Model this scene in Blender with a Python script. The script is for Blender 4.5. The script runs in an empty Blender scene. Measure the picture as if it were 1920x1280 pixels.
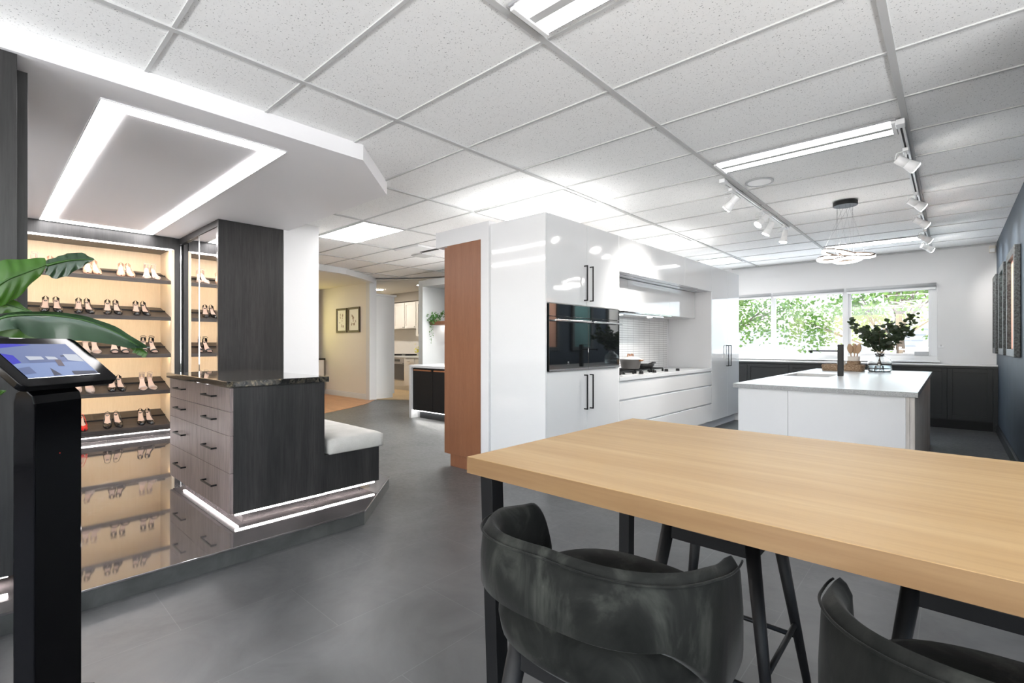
import bpy, bmesh, math, random
from mathutils import Vector, Matrix
random.seed(7)
PI = math.pi
S = bpy.context.scene
COL = S.collection

# ---------------------------------------------------------------- camera
cam_d = bpy.data.cameras.new('camera'); cam = bpy.data.objects.new('camera', cam_d); COL.objects.link(cam)
cam.location = (0, 0, 1.20)
cam.rotation_euler = (PI / 2, 0, 0.7352)
cam_d.sensor_fit = 'HORIZONTAL'; cam_d.sensor_width = 36.0
cam_d.lens = 36.0 * 910.0 / 1920.0
cam_d.shift_y = 5.7 / 1920.0
cam_d.clip_start = 0.05; cam_d.clip_end = 200
S.camera = cam
# ---------------------------------------------------------------- world, sun, exposure
W = bpy.data.worlds.new('world'); S.world = W; W.use_nodes = True
wn = W.node_tree; bg = wn.nodes['Background']
sky = wn.nodes.new('ShaderNodeTexSky'); sky.sky_type = 'NISHITA'
sky.sun_disc = False; sky.sun_elevation = math.radians(50); sky.sun_rotation = math.radians(200)
sky.air_density = 1.0; sky.dust_density = 2.0; sky.ozone_density = 1.0
wn.links.new(sky.outputs[0], bg.inputs[0]); bg.inputs[1].default_value = 0.26
sun_d = bpy.data.lights.new('sun', 'SUN'); sun_d.energy = 4.0; sun_d.angle = 0.01; sun_d.color = (1, .96, .88)
sun = bpy.data.objects.new('sun', sun_d); COL.objects.link(sun)
sun.rotation_euler = (math.radians(-18), math.radians(38), 0)   # comes from above the street, does not reach into the room
S.view_settings.view_transform = 'Standard'; S.view_settings.look = 'None'
S.view_settings.exposure = 1.74; S.view_settings.gamma = 1.0; S.view_settings.use_curve_mapping = False
# added fill lights: front and side lift the ceiling, back stands in for daylight
for nm, loc, rot, sx, sy, en in (('fill_front', (-.6, -4.45, 1.05), (math.radians(90 + 84), 0, 0), 6.0, .9, 280), ('fill_side', (2.95, -.9, 1.05), (math.radians(90 + 80), 0, math.radians(90)), 5.0, .9, 130), ('fill_back', (-1.9, 9.59, 1.55), (-math.radians(90), 0, 0), 3.3, 1.05, 9)):
    ld = bpy.data.lights.new(nm, 'AREA'); ld.shape = 'RECTANGLE'; ld.size = sx; ld.size_y = sy; ld.energy = en; ld.color = (.97, .985, 1) if 'back' not in nm else (.80, .90, 1)
    lo_ = bpy.data.objects.new(nm, ld); COL.objects.link(lo_); lo_.location = loc; lo_.rotation_euler = rot
PANEL_E = 3.6; TUBE_E = 4.2; LED_E = 9.0; WARM_E = 15.0; SPOT_W = 26.0

# ---------------------------------------------------------------- materials
MATS = {}
def mat(name, color=(.8, .8, .8), rough=.5, metal=0.0, emit=None, es=0.0, coat=0.0, sheen=0.0, ior=1.5, trans=0.0, spec=.5):
    m = bpy.data.materials.new(name); m.use_nodes = True
    b = m.node_tree.nodes['Principled BSDF']
    b.inputs['Base Color'].default_value = (*color, 1); b.inputs['Roughness'].default_value = rough
    b.inputs['Metallic'].default_value = metal; b.inputs['IOR'].default_value = ior
    b.inputs['Coat Weight'].default_value = coat; b.inputs['Coat Roughness'].default_value = .03
    b.inputs['Sheen Weight'].default_value = sheen; b.inputs['Transmission Weight'].default_value = trans
    b.inputs['Specular IOR Level'].default_value = spec
    if emit: b.inputs['Emission Color'].default_value = (*emit, 1); b.inputs['Emission Strength'].default_value = es
    MATS[name] = m; return m
def nt(m): return m.node_tree, m.node_tree.nodes['Principled BSDF']
def coords(t, scale=(1, 1, 1), rot=(0, 0, 0)):
    tc = t.nodes.new('ShaderNodeTexCoord'); mp = t.nodes.new('ShaderNodeMapping')
    mp.inputs['Scale'].default_value = scale; mp.inputs['Rotation'].default_value = rot
    t.links.new(tc.outputs['Object'], mp.inputs[0]); return mp.outputs[0]
def noise(t, vec, scale=5, detail=4, rough=.5, dist=0):
    n = t.nodes.new('ShaderNodeTexNoise'); n.inputs['Scale'].default_value = scale; n.inputs['Detail'].default_value = detail
    n.inputs['Roughness'].default_value = rough; n.inputs['Distortion'].default_value = dist
    t.links.new(vec, n.inputs['Vector']); return n.outputs['Fac']
def ramp(t, fac, stops):
    r = t.nodes.new('ShaderNodeValToRGB'); e = r.color_ramp.elements
    while len(e) < len(stops): e.new(.5)
    for k, (p, c) in enumerate(stops): e[k].position = p; e[k].color = (*c, 1)
    t.links.new(fac, r.inputs[0]); return r.outputs[0]
def mixc(t, fac, a, b, mode='MIX'):
    n = t.nodes.new('ShaderNodeMix'); n.data_type = 'RGBA'; n.blend_type = mode
    for sock, v in ((n.inputs[0], fac), (n.inputs[6], a), (n.inputs[7], b)):
        if isinstance(v, (int, float)): sock.default_value = v
        elif isinstance(v, tuple): sock.default_value = (*v, 1)
        else: t.links.new(v, sock)
    return n.outputs[2]
def bump(t, b, h, strength=.2, dist=.01):
    n = t.nodes.new('ShaderNodeBump'); n.inputs['Strength'].default_value = strength; n.inputs['Distance'].default_value = dist
    t.links.new(h, n.inputs['Height']); t.links.new(n.outputs[0], b.inputs['Normal'])
def grain(name, c1, c2, axis='z', rough=.45, fine=60, coarse=7, coat=0, c3=None, contrast=(.3, .7)):
    m = mat(name, c1, rough, coat=coat); t, b = nt(m)
    k = {'x': (.06, 1, 1), 'y': (1, .06, 1), 'z': (1, 1, .06)}[axis]
    v = coords(t, k)
    f1 = noise(t, v, fine, 3, .6); f2 = noise(t, v, coarse, 5, .6, .6)
    base = ramp(t, f2, [(contrast[0], c1), (contrast[1], c2)])
    dark = ramp(t, f1, [(.35, c3 or tuple(x * .8 for x in c1)), (.6, (1, 1, 1))]) if c3 is None else ramp(t, f1, [(.35, c3), (.6, (1, 1, 1))])
    col = mixc(t, .45, base, dark, 'MULTIPLY')
    t.links.new(col, b.inputs['Base Color']); bump(t, b, f1, .08, .002)
    return m

# ceiling tile: mineral fibre with pinholes
m = mat('ceiling_tile', (.74, .74, .73), .9); t, b = nt(m)
v = coords(t, (1, 1, 1)); n1 = noise(t, v, 120, 2, .6); n2 = noise(t, v, 38, 3, .6)
c = ramp(t, n1, [(.31, (.30, .30, .30)), (.36, (.88, .88, .87))]); c = mixc(t, .12, c, ramp(t, n2, [(.35, (.8, .8, .8)), (.55, (1, 1, 1))]), 'MULTIPLY')
t.links.new(c, b.inputs['Base Color']); bump(t, b, n1, .05, .001)
mat('tee_white', (.54, .54, .535), .8, spec=.15)
mat('wall_white', (.66, .66, .665), .75)
mat('bulkhead_white', (.82, .81, .82), .6)
mat('plain_white', (.82, .82, .82), .5)
mat('gloss_white', (.70, .705, .71), .07, coat=.5)
mat('satin_white', (.68, .68, .69), .28)
mat('shadow_gap', (.22, .22, .23), .6)
mat('gloss_edge', (.62, .63, .65), .2)
mat('black_metal', (.005, .005, .0055), .42, spec=.3)
mat('black_satin', (.006, .006, .0065), .48, spec=.3)
mat('black_gloss', (.002, .002, .0025), .08, spec=.10)
mat('black_glass', (.006, .007, .008), .03, coat=1.0, spec=.8)
mat('steel', (.62, .62, .63), .25, metal=1)
mat('chrome', (.8, .8, .8), .12, metal=1)
mat('mirror', (.93, .93, .93), .015, metal=1)
mat('copper', (.55, .26, .14), .3, metal=1)
mat('tube', (1, 1, 1), .5, emit=(1, .99, .98), es=TUBE_E)
mat('panel_light', (1, 1, 1), .5, emit=(1, .99, .97), es=PANEL_E)
mat('led_pink', (1, 1, 1), .5, emit=(1, .91, .90), es=LED_E)
mat('led_frame', (1, 1, 1), .5, emit=(1, .975, .98), es=7.5)
mat('panel_fill', (1, 1, 1), .5, emit=(1, .99, .97), es=18)  # glow of the added, unseen ceiling panels
mat('led_warm', (1, 1, 1), .5, emit=(1, .80, .57), es=WARM_E)
mat('led_white', (1, 1, 1), .5, emit=(1, .98, .94), es=LED_E)
mat('led_yellow', (1, 1, .8), .5, emit=(1, .88, .30), es=1.1)
mat('spot_lens', (1, 1, 1), .5, emit=(1, .97, .93), es=26)
mat('ring_light', (1, 1, 1), .5, emit=(1, .97, .94), es=5)
mat('spot_body', (.78, .78, .78), .35)
mat('reflector', (.30, .30, .31), .6)
mat('slate_blue', (.062, .072, .084), .55)
t, b = nt(MATS['slate_blue']); v = coords(t); f = noise(t, v, 3, 4); t.links.new(ramp(t, f, [(.3, (.024, .036, .052)), (.7, (.040, .056, .078))]), b.inputs['Base Color'])
mat('dark_paint', (.007, .0085, .0095), .45)
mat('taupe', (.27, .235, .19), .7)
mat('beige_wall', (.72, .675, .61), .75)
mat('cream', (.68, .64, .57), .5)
mat('cream_ceiling', (.70, .67, .61), .8)
mat('grey_frame', (.50, .52, .52), .6)
mat('granite_black', (.01, .01, .01), .08)
mat('leather_dark', (.02, .018, .018), .35)
mat('bulb', (1, 1, 1), .5, emit=(1, .96, .91), es=26)
mat('bulb_strong', (1, 1, 1), .5, emit=(1, .96, .91), es=85)
# floor: stone look vinyl tile
m = mat('floor_stone', (.16, .165, .17), .34, spec=.45); t, b = nt(m)
v = coords(t); f1 = noise(t, v, 2.2, 6, .62, .8); f2 = noise(t, v, 26, 5, .7, .4); f3 = noise(t, v, .5, 2)
c = ramp(t, f1, [(.30, (.055, .0565, .058)), (.72, (.108, .109, .110))]); c = mixc(t, .35, c, ramp(t, f2, [(.3, (.55, .55, .55)), (.7, (1, 1, 1))]), 'MULTIPLY')
br = t.nodes.new('ShaderNodeTexBrick'); br.inputs['Scale'].default_value = 1.0; br.offset = .5
br.inputs['Brick Width'].default_value = .92; br.inputs['Row Height'].default_value = .46; br.inputs['Mortar Size'].default_value = .0016
br.inputs['Color1'].default_value = (.88, .88, .88, 1); br.inputs['Color2'].default_value = (1, 1, 1, 1); br.inputs['Mortar'].default_value = (1.5, 1.5, 1.5, 1)
mp = t.nodes.new('ShaderNodeMapping'); mp.inputs['Rotation'].default_value = (0, 0, PI / 2); mp.inputs['Location'].default_value = (.12, .1, 0)
t.links.new(v, mp.inputs[0]); t.links.new(mp.outputs[0], br.inputs['Vector'])
c = mixc(t, .8, c, br.outputs['Color'], 'MULTIPLY'); t.links.new(c, b.inputs['Base Color'])
t.links.new(ramp(t, f2, [(.3, (.30, .30, .30)), (.7, (.44, .44, .44))]), b.inputs['Roughness']); bump(t, b, f2, .06, .002)
# marble platform
m = mat('platform_marble', (.10, .09, .09), .045, spec=.9, ior=1.7, coat=.5); t, b = nt(m)
v = coords(t); f1 = noise(t, v, 2.5, 6, .6, 1.2)
vn = t.nodes.new('ShaderNodeTexNoise'); vn.inputs['Scale'].default_value = .7; vn.inputs['Detail'].default_value = 3; vn.inputs['Distortion'].default_value = .8
t.links.new(v, vn.inputs['Vector'])
c = ramp(t, f1, [(.3, (.055, .05, .05)), (.7, (.11, .10, .10))]); vein = ramp(t, vn.outputs['Fac'], [(.4985, (0, 0, 0)), (.5, (.32, .32, .32)), (.5015, (0, 0, 0))])
c = mixc(t, vein, c, (.42, .38, .35)); t.links.new(c, b.inputs['Base Color'])
m = mat('platform_edge', (.05, .052, .05), .4); t, b = nt(m); v = coords(t); f1 = noise(t, v, 4, 6, .6, 1.0)
t.links.new(ramp(t, f1, [(.3, (.038, .04, .038)), (.7, (.085, .087, .084))]), b.inputs['Base Color'])
grain('dark_wood', (.012, .0125, .0125), (.033, .031, .031), 'z', .42, 90, 9)
grain('dark_wood_led_lit', (.21, .165, .158), (.27, .215, .205), 'z', .40, 90, 9)  # drawer fronts; pinkish LED bounce is put into this lighter wood
grain('table_oak', (.31, .190, .078), (.37, .246, .115), 'x', .48, 45, 8, c3=(.72, .65, .58))
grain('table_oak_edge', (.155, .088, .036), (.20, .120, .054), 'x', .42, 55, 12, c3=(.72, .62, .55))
grain('walnut', (.215, .086, .040), (.255, .108, .052), 'z', .4, 220, 26, c3=(.78, .74, .72))
grain('niche_oak', (.70, .56, .40), (.73, .60, .44), 'z', .55, 260, 60, c3=(.88, .86, .82))
grain('shelf_dark', (.040, .032, .028), (.065, .052, .046), 'y', .45, 90, 12)
grain('slat_grey', (.52, .48, .45), (.66, .63, .60), 'z', .6, 60, 8)
grain('timber_floor', (.46, .22, .095), (.52, .28, .14), 'x', .35, 40, 6)
grain('timber_light', (.62, .44, .22), (.70, .52, .30), 'x', .35, 40, 6)
# quartz worktop
for nm, lo, hi in (('quartz', (.50, .51, .52), (.68, .69, .70)),):
    m = mat(nm, hi, .30); t, b = nt(m); v = coords(t); f = noise(t, v, 320, 2, .7); f2 = noise(t, v, 30, 4)
    c = mixc(t, .25, ramp(t, f, [(.42, lo), (.55, hi)]), ramp(t, f2, [(.3, lo), (.7, hi)]), 'MULTIPLY'); t.links.new(mixc(t, .5, c, hi), b.inputs['Base Color'])
m = mat('quartz_edge', (.40, .41, .42), .4); t, b = nt(m); v = coords(t); f = noise(t, v, 300, 2, .7)
t.links.new(ramp(t, f, [(.42, (.20, .205, .21)), (.56, (.33, .335, .34))]), b.inputs['Base Color'])
# dark figured stone
m = mat('figured_stone', (.03, .025, .02), .06, coat=.6); t, b = nt(m); v = coords(t); f = noise(t, v, 14, 6, .7, 1.4); f2 = noise(t, v, 4, 3)
c = ramp(t, f, [(.42, (.012, .012, .012)), (.55, (.05, .045, .035)), (.66, (.24, .19, .12)), (.75, (.10, .12, .10))]); t.links.new(c, b.inputs['Base Color'])
# velvet with nap marks
m = mat('velvet', (.05, .052, .05), .88, sheen=.06, spec=.15); t, b = nt(m); v = coords(t, (1, 1, .6)); f = noise(t, v, 9, 5, .62, 1.2)
c = ramp(t, f, [(.36, (.0035, .004, .0035)), (.52, (.009, .0095, .0085)), (.72, (.036, .038, .033))]); t.links.new(c, b.inputs['Base Color'])
b.inputs['Sheen Roughness'].default_value = .35; f2 = noise(t, coords(t), 260, 2); bump(t, b, f2, .15, .001)
m = mat('linen', (.62, .60, .56), .9); t, b = nt(m); v = coords(t); f = noise(t, v, 260, 2, .7); f2 = noise(t, v, 9, 3)
c = mixc(t, .5, ramp(t, f, [(.3, (.38, .37, .345)), (.7, (.56, .545, .51))]), ramp(t, f2, [(.3, (.42, .41, .38)), (.7, (.54, .525, .50))])); t.links.new(c, b.inputs['Base Color']); bump(t, b, f, .3, .002)
# splashback mosaic
m = mat('mosaic', (.75, .75, .75), .25); t, b = nt(m); tc = t.nodes.new('ShaderNodeTexCoord'); mp = t.nodes.new('ShaderNodeMapping')
mp.inputs['Rotation'].default_value = (PI / 2, 0, PI / 2); t.links.new(tc.outputs['Object'], mp.inputs[0])
sx = t.nodes.new('ShaderNodeSeparateXYZ'); cx = t.nodes.new('ShaderNodeCombineXYZ'); t.links.new(tc.outputs['Object'], sx.inputs[0])
t.links.new(sx.outputs['Y'], cx.inputs['X']); t.links.new(sx.outputs['Z'], cx.inputs['Y'])
br = t.nodes.new('ShaderNodeTexBrick'); br.offset = 0; br.inputs['Scale'].default_value = 1
br.inputs['Brick Width'].default_value = .15; br.inputs['Row Height'].default_value = .030; br.inputs['Mortar Size'].default_value = .0022
br.inputs['Color1'].default_value = (.80, .80, .80, 1); br.inputs['Color2'].default_value = (.76, .76, .76, 1); br.inputs['Mortar'].default_value = (.33, .33, .33, 1)
t.links.new(cx.outputs[0], br.inputs['Vector']); t.links.new(br.outputs['Color'], b.inputs['Base Color'])
# leaves
def leafmat(name, a, bb, rough=.35, tr=.35):
    m = mat(name, a, rough); t, b = nt(m); v = coords(t); f = noise(t, v, 7, 3); c = ramp(t, f, [(.35, a), (.65, bb)]); t.links.new(c, b.inputs['Base Color'])
    out = t.nodes['Material Output']; tl = t.nodes.new('ShaderNodeBsdfTranslucent'); mx = t.nodes.new('ShaderNodeMixShader')
    t.links.new(mixc(t, .5, c, (.45, .75, .12), 'MIX'), tl.inputs[0]); mx.inputs[0].default_value = tr
    t.links.new(b.outputs[0], mx.inputs[1]); t.links.new(tl.outputs[0], mx.inputs[2]); t.links.new(mx.outputs[0], out.inputs[0])
    return m
leafmat('leaf_bright', (.014, .055, .004), (.028, .095, .008), .32, .10)
leafmat('leaf_deep', (.012, .032, .016), (.024, .052, .028), .2, .03)
leafmat('leaf_tree', (.09, .20, .03), (.20, .34, .07), .5, .4)
leafmat('leaf_tree_dark', (.05, .13, .03), (.12, .24, .06), .5, .4)
leafmat('leaf_eucalyptus', (.020, .035, .020), (.045, .06, .038), .5, .08)
leafmat('leaf_small', (.03, .12, .02), (.06, .2, .04), .5, .2)
mat('bark', (.16, .12, .09), .9); mat('stem_brown', (.07, .045, .025), .7); mat('yellow_flower', (.75, .68, .04), .6)
m = mat('wicker', (.30, .20, .12), .8); t, b = nt(m); v = coords(t, (1, 1, 3)); f = noise(t, v, 60, 3, .7, 1); c = ramp(t, f, [(.35, (.10, .055, .03)), (.5, (.34, .22, .13)), (.65, (.62, .50, .38))]); t.links.new(c, b.inputs['Base Color']); bump(t, b, f, .8, .01)
mat('ceramic', (.66, .62, .57), .45); mat('wood_spoon', (.42, .27, .16), .6)
mat('glass', (.98, 1, 1), .0, trans=1.0, ior=1.45); mat('water', (.85, .95, 1.0), .0, trans=1.0, ior=1.33)
m = mat('window_glass', (1, 1, 1), .0); t, b = nt(m); out = t.nodes['Material Output']; tr = t.nodes.new('ShaderNodeBsdfTransparent'); gl = t.nodes.new('ShaderNodeBsdfGlossy'); gl.inputs['Roughness'].default_value = .01
mx = t.nodes.new('ShaderNodeMixShader'); mx.inputs[0].default_value = .07; t.links.new(tr.outputs[0], mx.inputs[1]); t.links.new(gl.outputs[0], mx.inputs[2]); t.links.new(mx.outputs[0], out.inputs[0])
mat('alu_white', (.72, .73, .74), .4); mat('blind_grey', (.45, .46, .47), .6); mat('pot_grey', (.10, .095, .09), .35)
mat('shoe_black', (.012, .012, .013), .18, coat=.5); mat('shoe_nude', (.46, .27, .19), .3, coat=.3); mat('shoe_pearl', (.50, .40, .35), .3); mat('shoe_red', (.62, .02, .015), .3, coat=.3)
mat('insole', (.56, .41, .34), .6)
mat('outside_concrete', (.50, .50, .50), .8); mat('car_white', (.85, .86, .88), .2, coat=.8); mat('car_glass', (.10, .12, .14), .05); mat('grass', (.16, .24, .07), .9)
m = mat('outside_fence', (.80, .83, .88), .6); t, b = nt(m); v = coords(t); wv = t.nodes.new('ShaderNodeTexWave'); wv.bands_direction = 'Z'; wv.inputs['Scale'].default_value = 1.9; t.links.new(v, wv.inputs['Vector'])
t.links.new(ramp(t, wv.outputs['Fac'], [(.0, (.36, .39, .44)), (.25, (.50, .52, .55))]), b.inputs['Base Color'])
mat('art_paper', (.74, .72, .66), .6); mat('art_ink', (.25, .18, .14), .7); mat('frame_brown', (.045, .025, .012), .5); mat('art_orange', (.75, .42, .30), .6); mat('art_white', (.85, .85, .83), .6); mat('art_teal', (.10, .22, .22), .6)
m = mat('frame_dark', (.02, .02, .02), .4); t, b = nt(m); v = coords(t); f = noise(t, v, 60, 3); c = ramp(t, f, [(.4, (.012, .012, .014)), (.62, (.06, .07, .07))]); t.links.new(c, b.inputs['Base Color']); bump(t, b, f, .3, .003)
for nm, c in (('scr_sky', (.20, .27, .55)), ('scr_pale', (.30, .42, .78)), ('scr_blue', (.03, .03, .75)), ('scr_dark', (.05, .06, .12)), ('scr_mid', (.16, .22, .46)), ('scr_white', (.78, .84, .96)), ('scr_brown', (.16, .12, .16))):
    mat(nm, (0, 0, 0), .3, emit=c, es=.20, spec=.08)

# ---------------------------------------------------------------- mesh helpers
class MB:
    def __init__(s): s.bm = bmesh.new(); s.mi = 0
    def _f(s, vs, smooth=False):
        try: f = s.bm.faces.new(vs)
        except ValueError: return None
        f.material_index = s.mi; f.smooth = smooth; return f
    def box(s, x0, x1, y0, y1, z0, z1):
        v = [s.bm.verts.new((x, y, z)) for x in (x0, x1) for y in (y0, y1) for z in (z0, z1)]
        for q in ((0, 1, 3, 2), (4, 6, 7, 5), (0, 4, 5, 1), (2, 3, 7, 6), (0, 2, 6, 4), (1, 5, 7, 3)): s._f([v[i] for i in q])
        return s
    def hexa(s, lo, hi):   # two rings of 4 points
        v = [s.bm.verts.new(p) for p in lo + hi]
        for q in ((3, 2, 1, 0), (4, 5, 6, 7), (0, 1, 5, 4), (1, 2, 6, 5), (2, 3, 7, 6), (3, 0, 4, 7)): s._f([v[i] for i in q])
        return s
    def prism(s, pts, z0, z1):
        lo = [s.bm.verts.new((x, y, z0)) for x, y in pts]; hi = [s.bm.verts.new((x, y, z1)) for x, y in pts]
        s._f(lo[::-1]); s._f(hi); n = len(pts)
        for i in range(n): s._f([lo[i], lo[(i + 1) % n], hi[(i + 1) % n], hi[i]])
        return s
    def ring(s, c, r, ax, n):
        ax = Vector(ax).normalized(); u = ax.orthogonal().normalized(); w = ax.cross(u)
        return [s.bm.verts.new(Vector(c) + r * (math.cos(2 * PI * i / n) * u + math.sin(2 * PI * i / n) * w)) for i in range(n)]
    def cyl(s, p0, p1, r0, r1=None, n=16, caps=True, smooth=True):
        r1 = r0 if r1 is None else r1; ax = Vector(p1) - Vector(p0)
        a = s.ring(p0, r0, ax, n); b = s.ring(p1, r1, ax, n)
        for i in range(n): s._f([a[i], a[(i + 1) % n], b[(i + 1) % n], b[i]], smooth)
        if caps: s._f(a[::-1]); s._f(b)
        return s
    def tube(s, pts, r, n=8):
        pts = [Vector(p) for p in pts]; rings = []
        rr = r if isinstance(r, (list, tuple)) else [r] * len(pts)
        ref = None
        for i, p in enumerate(pts):
            d = (pts[min(i + 1, len(pts) - 1)] - pts[max(i - 1, 0)]).normalized()
            if ref is None: ref = d.orthogonal().normalized()
            u = (ref - d * ref.dot(d)).normalized(); ref = u; w = d.cross(u)
            rings.append([s.bm.verts.new(p + rr[i] * (math.cos(2 * PI * k / n) * u + math.sin(2 * PI * k / n) * w)) for k in range(n)])
        for a, b in zip(rings, rings[1:]):
            for k in range(n): s._f([a[k], a[(k + 1) % n], b[(k + 1) % n], b[k]], True)
        s._f(rings[0][::-1]); s._f(rings[-1]); return s
    def lathe(s, prof, c=(0, 0, 0), n=24):
        rs = []
        for r, z in prof:
            if r < 1e-5: rs.append([s.bm.verts.new((c[0], c[1], c[2] + z))])
            else: rs.append([s.bm.verts.new((c[0] + r * math.cos(2 * PI * i / n), c[1] + r * math.sin(2 * PI * i / n), c[2] + z)) for i in range(n)])
        for a, b in zip(rs, rs[1:]):
            if len(a) == 1 and len(b) == 1: continue
            for i in range(n):
                if len(a) == 1: s._f([a[0], b[(i + 1) % n], b[i]], True)
                elif len(b) == 1: s._f([a[i], a[(i + 1) % n], b[0]], True)
                else: s._f([a[i], a[(i + 1) % n], b[(i + 1) % n], b[i]], True)
        return s
    def torus(s, c, R, r, ax=(0, 0, 1), n=48, k=8):
        ax = Vector(ax).normalized(); u = ax.orthogonal().normalized(); w = ax.cross(u); rings = []
        for i in range(n):
            a = 2 * PI * i / n; d = math.cos(a) * u + math.sin(a) * w
            rings.append([s.bm.verts.new(Vector(c) + d * (R + r[0] * math.cos(2 * PI * j / k + PI / k)) + ax * r[1] * math.sin(2 * PI * j / k + PI / k)) for j in range(k)])
        for i in range(n):
            A, B = rings[i], rings[(i + 1) % n]
            for j in range(k): s._f([A[j], B[j], B[(j + 1) % k], A[(j + 1) % k]], k > 4)
        return s
    def grid(s, rows, smooth=True, close=False):
        V = [[s.bm.verts.new(p) for p in r] for r in rows]
        for a, b in zip(V, V[1:]):
            m_ = len(a)
            for i in range(m_ if close else m_ - 1): s._f([a[i], a[(i + 1) % m_], b[(i + 1) % m_], b[i]], smooth)
        return V
    def quad(s, *p): s._f([s.bm.verts.new(q) for q in p]); return s
    def build(s, name, mats, parent=None, bevel=0, solid=0, sub=0, recalc=True):
        if recalc: bmesh.ops.recalc_face_normals(s.bm, faces=s.bm.faces)
        me = bpy.data.meshes.new(name); s.bm.to_mesh(me); s.bm.free()
        if isinstance(mats, str): mats = [mats]
        for q in mats: me.materials.append(MATS[q])
        o = bpy.data.objects.new(name, me); COL.objects.link(o)
        if solid: md = o.modifiers.new('so', 'SOLIDIFY'); md.thickness = solid; md.offset = 0
        if bevel: md = o.modifiers.new('be', 'BEVEL'); md.width = bevel; md.segments = 2; md.limit_method = 'ANGLE'; md.angle_limit = .7
        if sub: md = o.modifiers.new('su', 'SUBSURF'); md.levels = sub; md.render_levels = sub
        if parent is not None:
            o.parent = parent
            if parent.get('_w'): pass
        return o
def tag(o, label, cat, group=None, kind=None):
    o['label'] = label; o['category'] = cat
    if group: o['group'] = group
    if kind: o['kind'] = kind
    return o
def struct(o): o['kind'] = 'structure'; return o
def empty(name, loc=(0, 0, 0), rz=0, rx=0, ry=0):
    o = bpy.data.objects.new(name, None); o.empty_display_size = .05; COL.objects.link(o); o.location = loc; o.rotation_euler = (rx, ry, rz); return o
class T:   # a thing whose parts are written in world coordinates: the Empty sits at the base, parts are shifted back
    def __init__(s, name, loc, label, cat, group=None):
        s.o = empty(name, loc); s.l = Vector(loc); tag(s.o, label, cat, group)
    def part(s, mb, name, mats, parent=None, **k):
        o = mb.build(name, mats, **k)
        o.parent = parent if parent is not None else s.o
        if parent is None: o.location = -s.l
        return o
def box1(name, m, x0, x1, y0, y1, z0, z1, bevel=0):
    return MB().box(x0, x1, y0, y1, z0, z1).build(name, m, bevel=bevel)
def copy_tree(o, parent=None):
    c = o.copy(); COL.objects.link(c)
    if parent is not None: c.parent = parent
    for ch in list(o.children): copy_tree(ch, c)
    return c

CE = 2.64; BU = 2.53
# ================================================================ ROOM SHELL
struct(MB().box(-16, 3.2, -4.6, 10.0, -.1, 0).build('floor', 'floor_stone'))
fl = MB(); fl.prism([(-8.0, 2.6), (-8.09, 4.07), (-8.45, 4.8), (-8.82, 5.37), (-9.3, 5.85), (-13, 5.85), (-13, 2.6)], 0.001, .006); struct(fl.build('floor', 'timber_floor'))
fl = MB(); fl.prism([(-9.3, 5.85), (-8.5, 6.45), (-7.9, 8.4), (-13, 8.4), (-13, 5.85)], 0.001, .006); struct(fl.build('floor', 'timber_light'))
struct(box1('ceiling', 'ceiling_tile', -16, 3.2, -4.6, 10.0, CE + .004, CE + .1))
tb = MB()
XM = [-2.635 + 1.209 * k for k in range(-6, 5)]
for k, x in enumerate(XM): tb.box(x - .016, x + .016, -4.6, 9.7, CE - .006, CE + .01)
YC = [.605 + .6045 * k for k in range(-8, 15)]
for y in YC: tb.box(-11, 3.2, y - .009, y + .009, CE - .003, CE + .01)
struct(tb.build('trim_1', 'tee_white'))
# perimeter walls
wr = MB(); wr.box(.48, .62, 2.9, 9.84, 0, CE + .02); struct(wr.build('wall_right', 'slate_blue'))
struct(box1('baseboard_right', 'dark_paint', .455, .479, 2.9, 9.30, 0, .11, .004))
w3 = MB()  # unseen side window, added to go with the fill light
for y in (-3.5, -1.0, 1.54): w3.box(3.14, 3.2, y, y + .06, .6, 2.45)
w3.box(3.14, 3.2, -3.5, 1.6, .6, .66).box(3.14, 3.2, -3.5, 1.6, 2.39, 2.45); struct(w3.build('added_window_side', 'alu_white'))
struct(MB().box(3.1, 3.25, -4.6, -3.5, 0, CE).box(3.1, 3.25, 1.6, 2.9, 0, CE).box(3.1, 3.25, -3.5, 1.6, 0, .6).box(3.1, 3.25, -3.5, 1.6, 2.45, CE).box(.62, 3.25, 2.9, 3.04, 0, CE).build('wall_side', 'wall_white'))
wf = MB(); wf.box(-16, -3.7, -4.75, -4.6, 0, CE).box(2.5, 3.2, -4.75, -4.6, 0, CE).box(-3.7, 2.5, -4.75, -4.6, 0, .6).box(-3.7, 2.5, -4.75, -4.6, 2.45, CE); struct(wf.build('wall_front', 'wall_white'))
w2 = MB()  # front window out of view, added to account for the fill light
for x in (-3.7, -1.66, .40, 2.44): w2.box(x, x + .06, -4.72, -4.66, .6, 2.45)
w2.box(-3.7, 2.5, -4.72, -4.66, .6, .66).box(-3.7, 2.5, -4.72, -4.66, 2.39, 2.45); struct(w2.build('added_window_front', 'alu_white'))
# back wall with window opening
WX0, WX1, WZ0, WZ1 = -3.62, -.15, .955, 2.13
wb = MB(); wb.box(-5.1, WX0, 9.7, 9.84, 0, CE + .02); wb.box(WX1, .5, 9.7, 9.84, 0, CE + .02); wb.box(WX0, WX1, 9.7, 9.84, 0, WZ0); wb.box(WX0, WX1, 9.7, 9.84, WZ1, CE + .02)
struct(wb.build('wall_back', 'wall_white'))
struct(box1('wall_middle', 'wall_white', -5.15, -5.0, 6.6, 9.84, 0, CE))
struct(box1('trim_2', 'blind_grey', -3.1, .48, 9.675, 9.70, CE - .02, CE))
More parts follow.
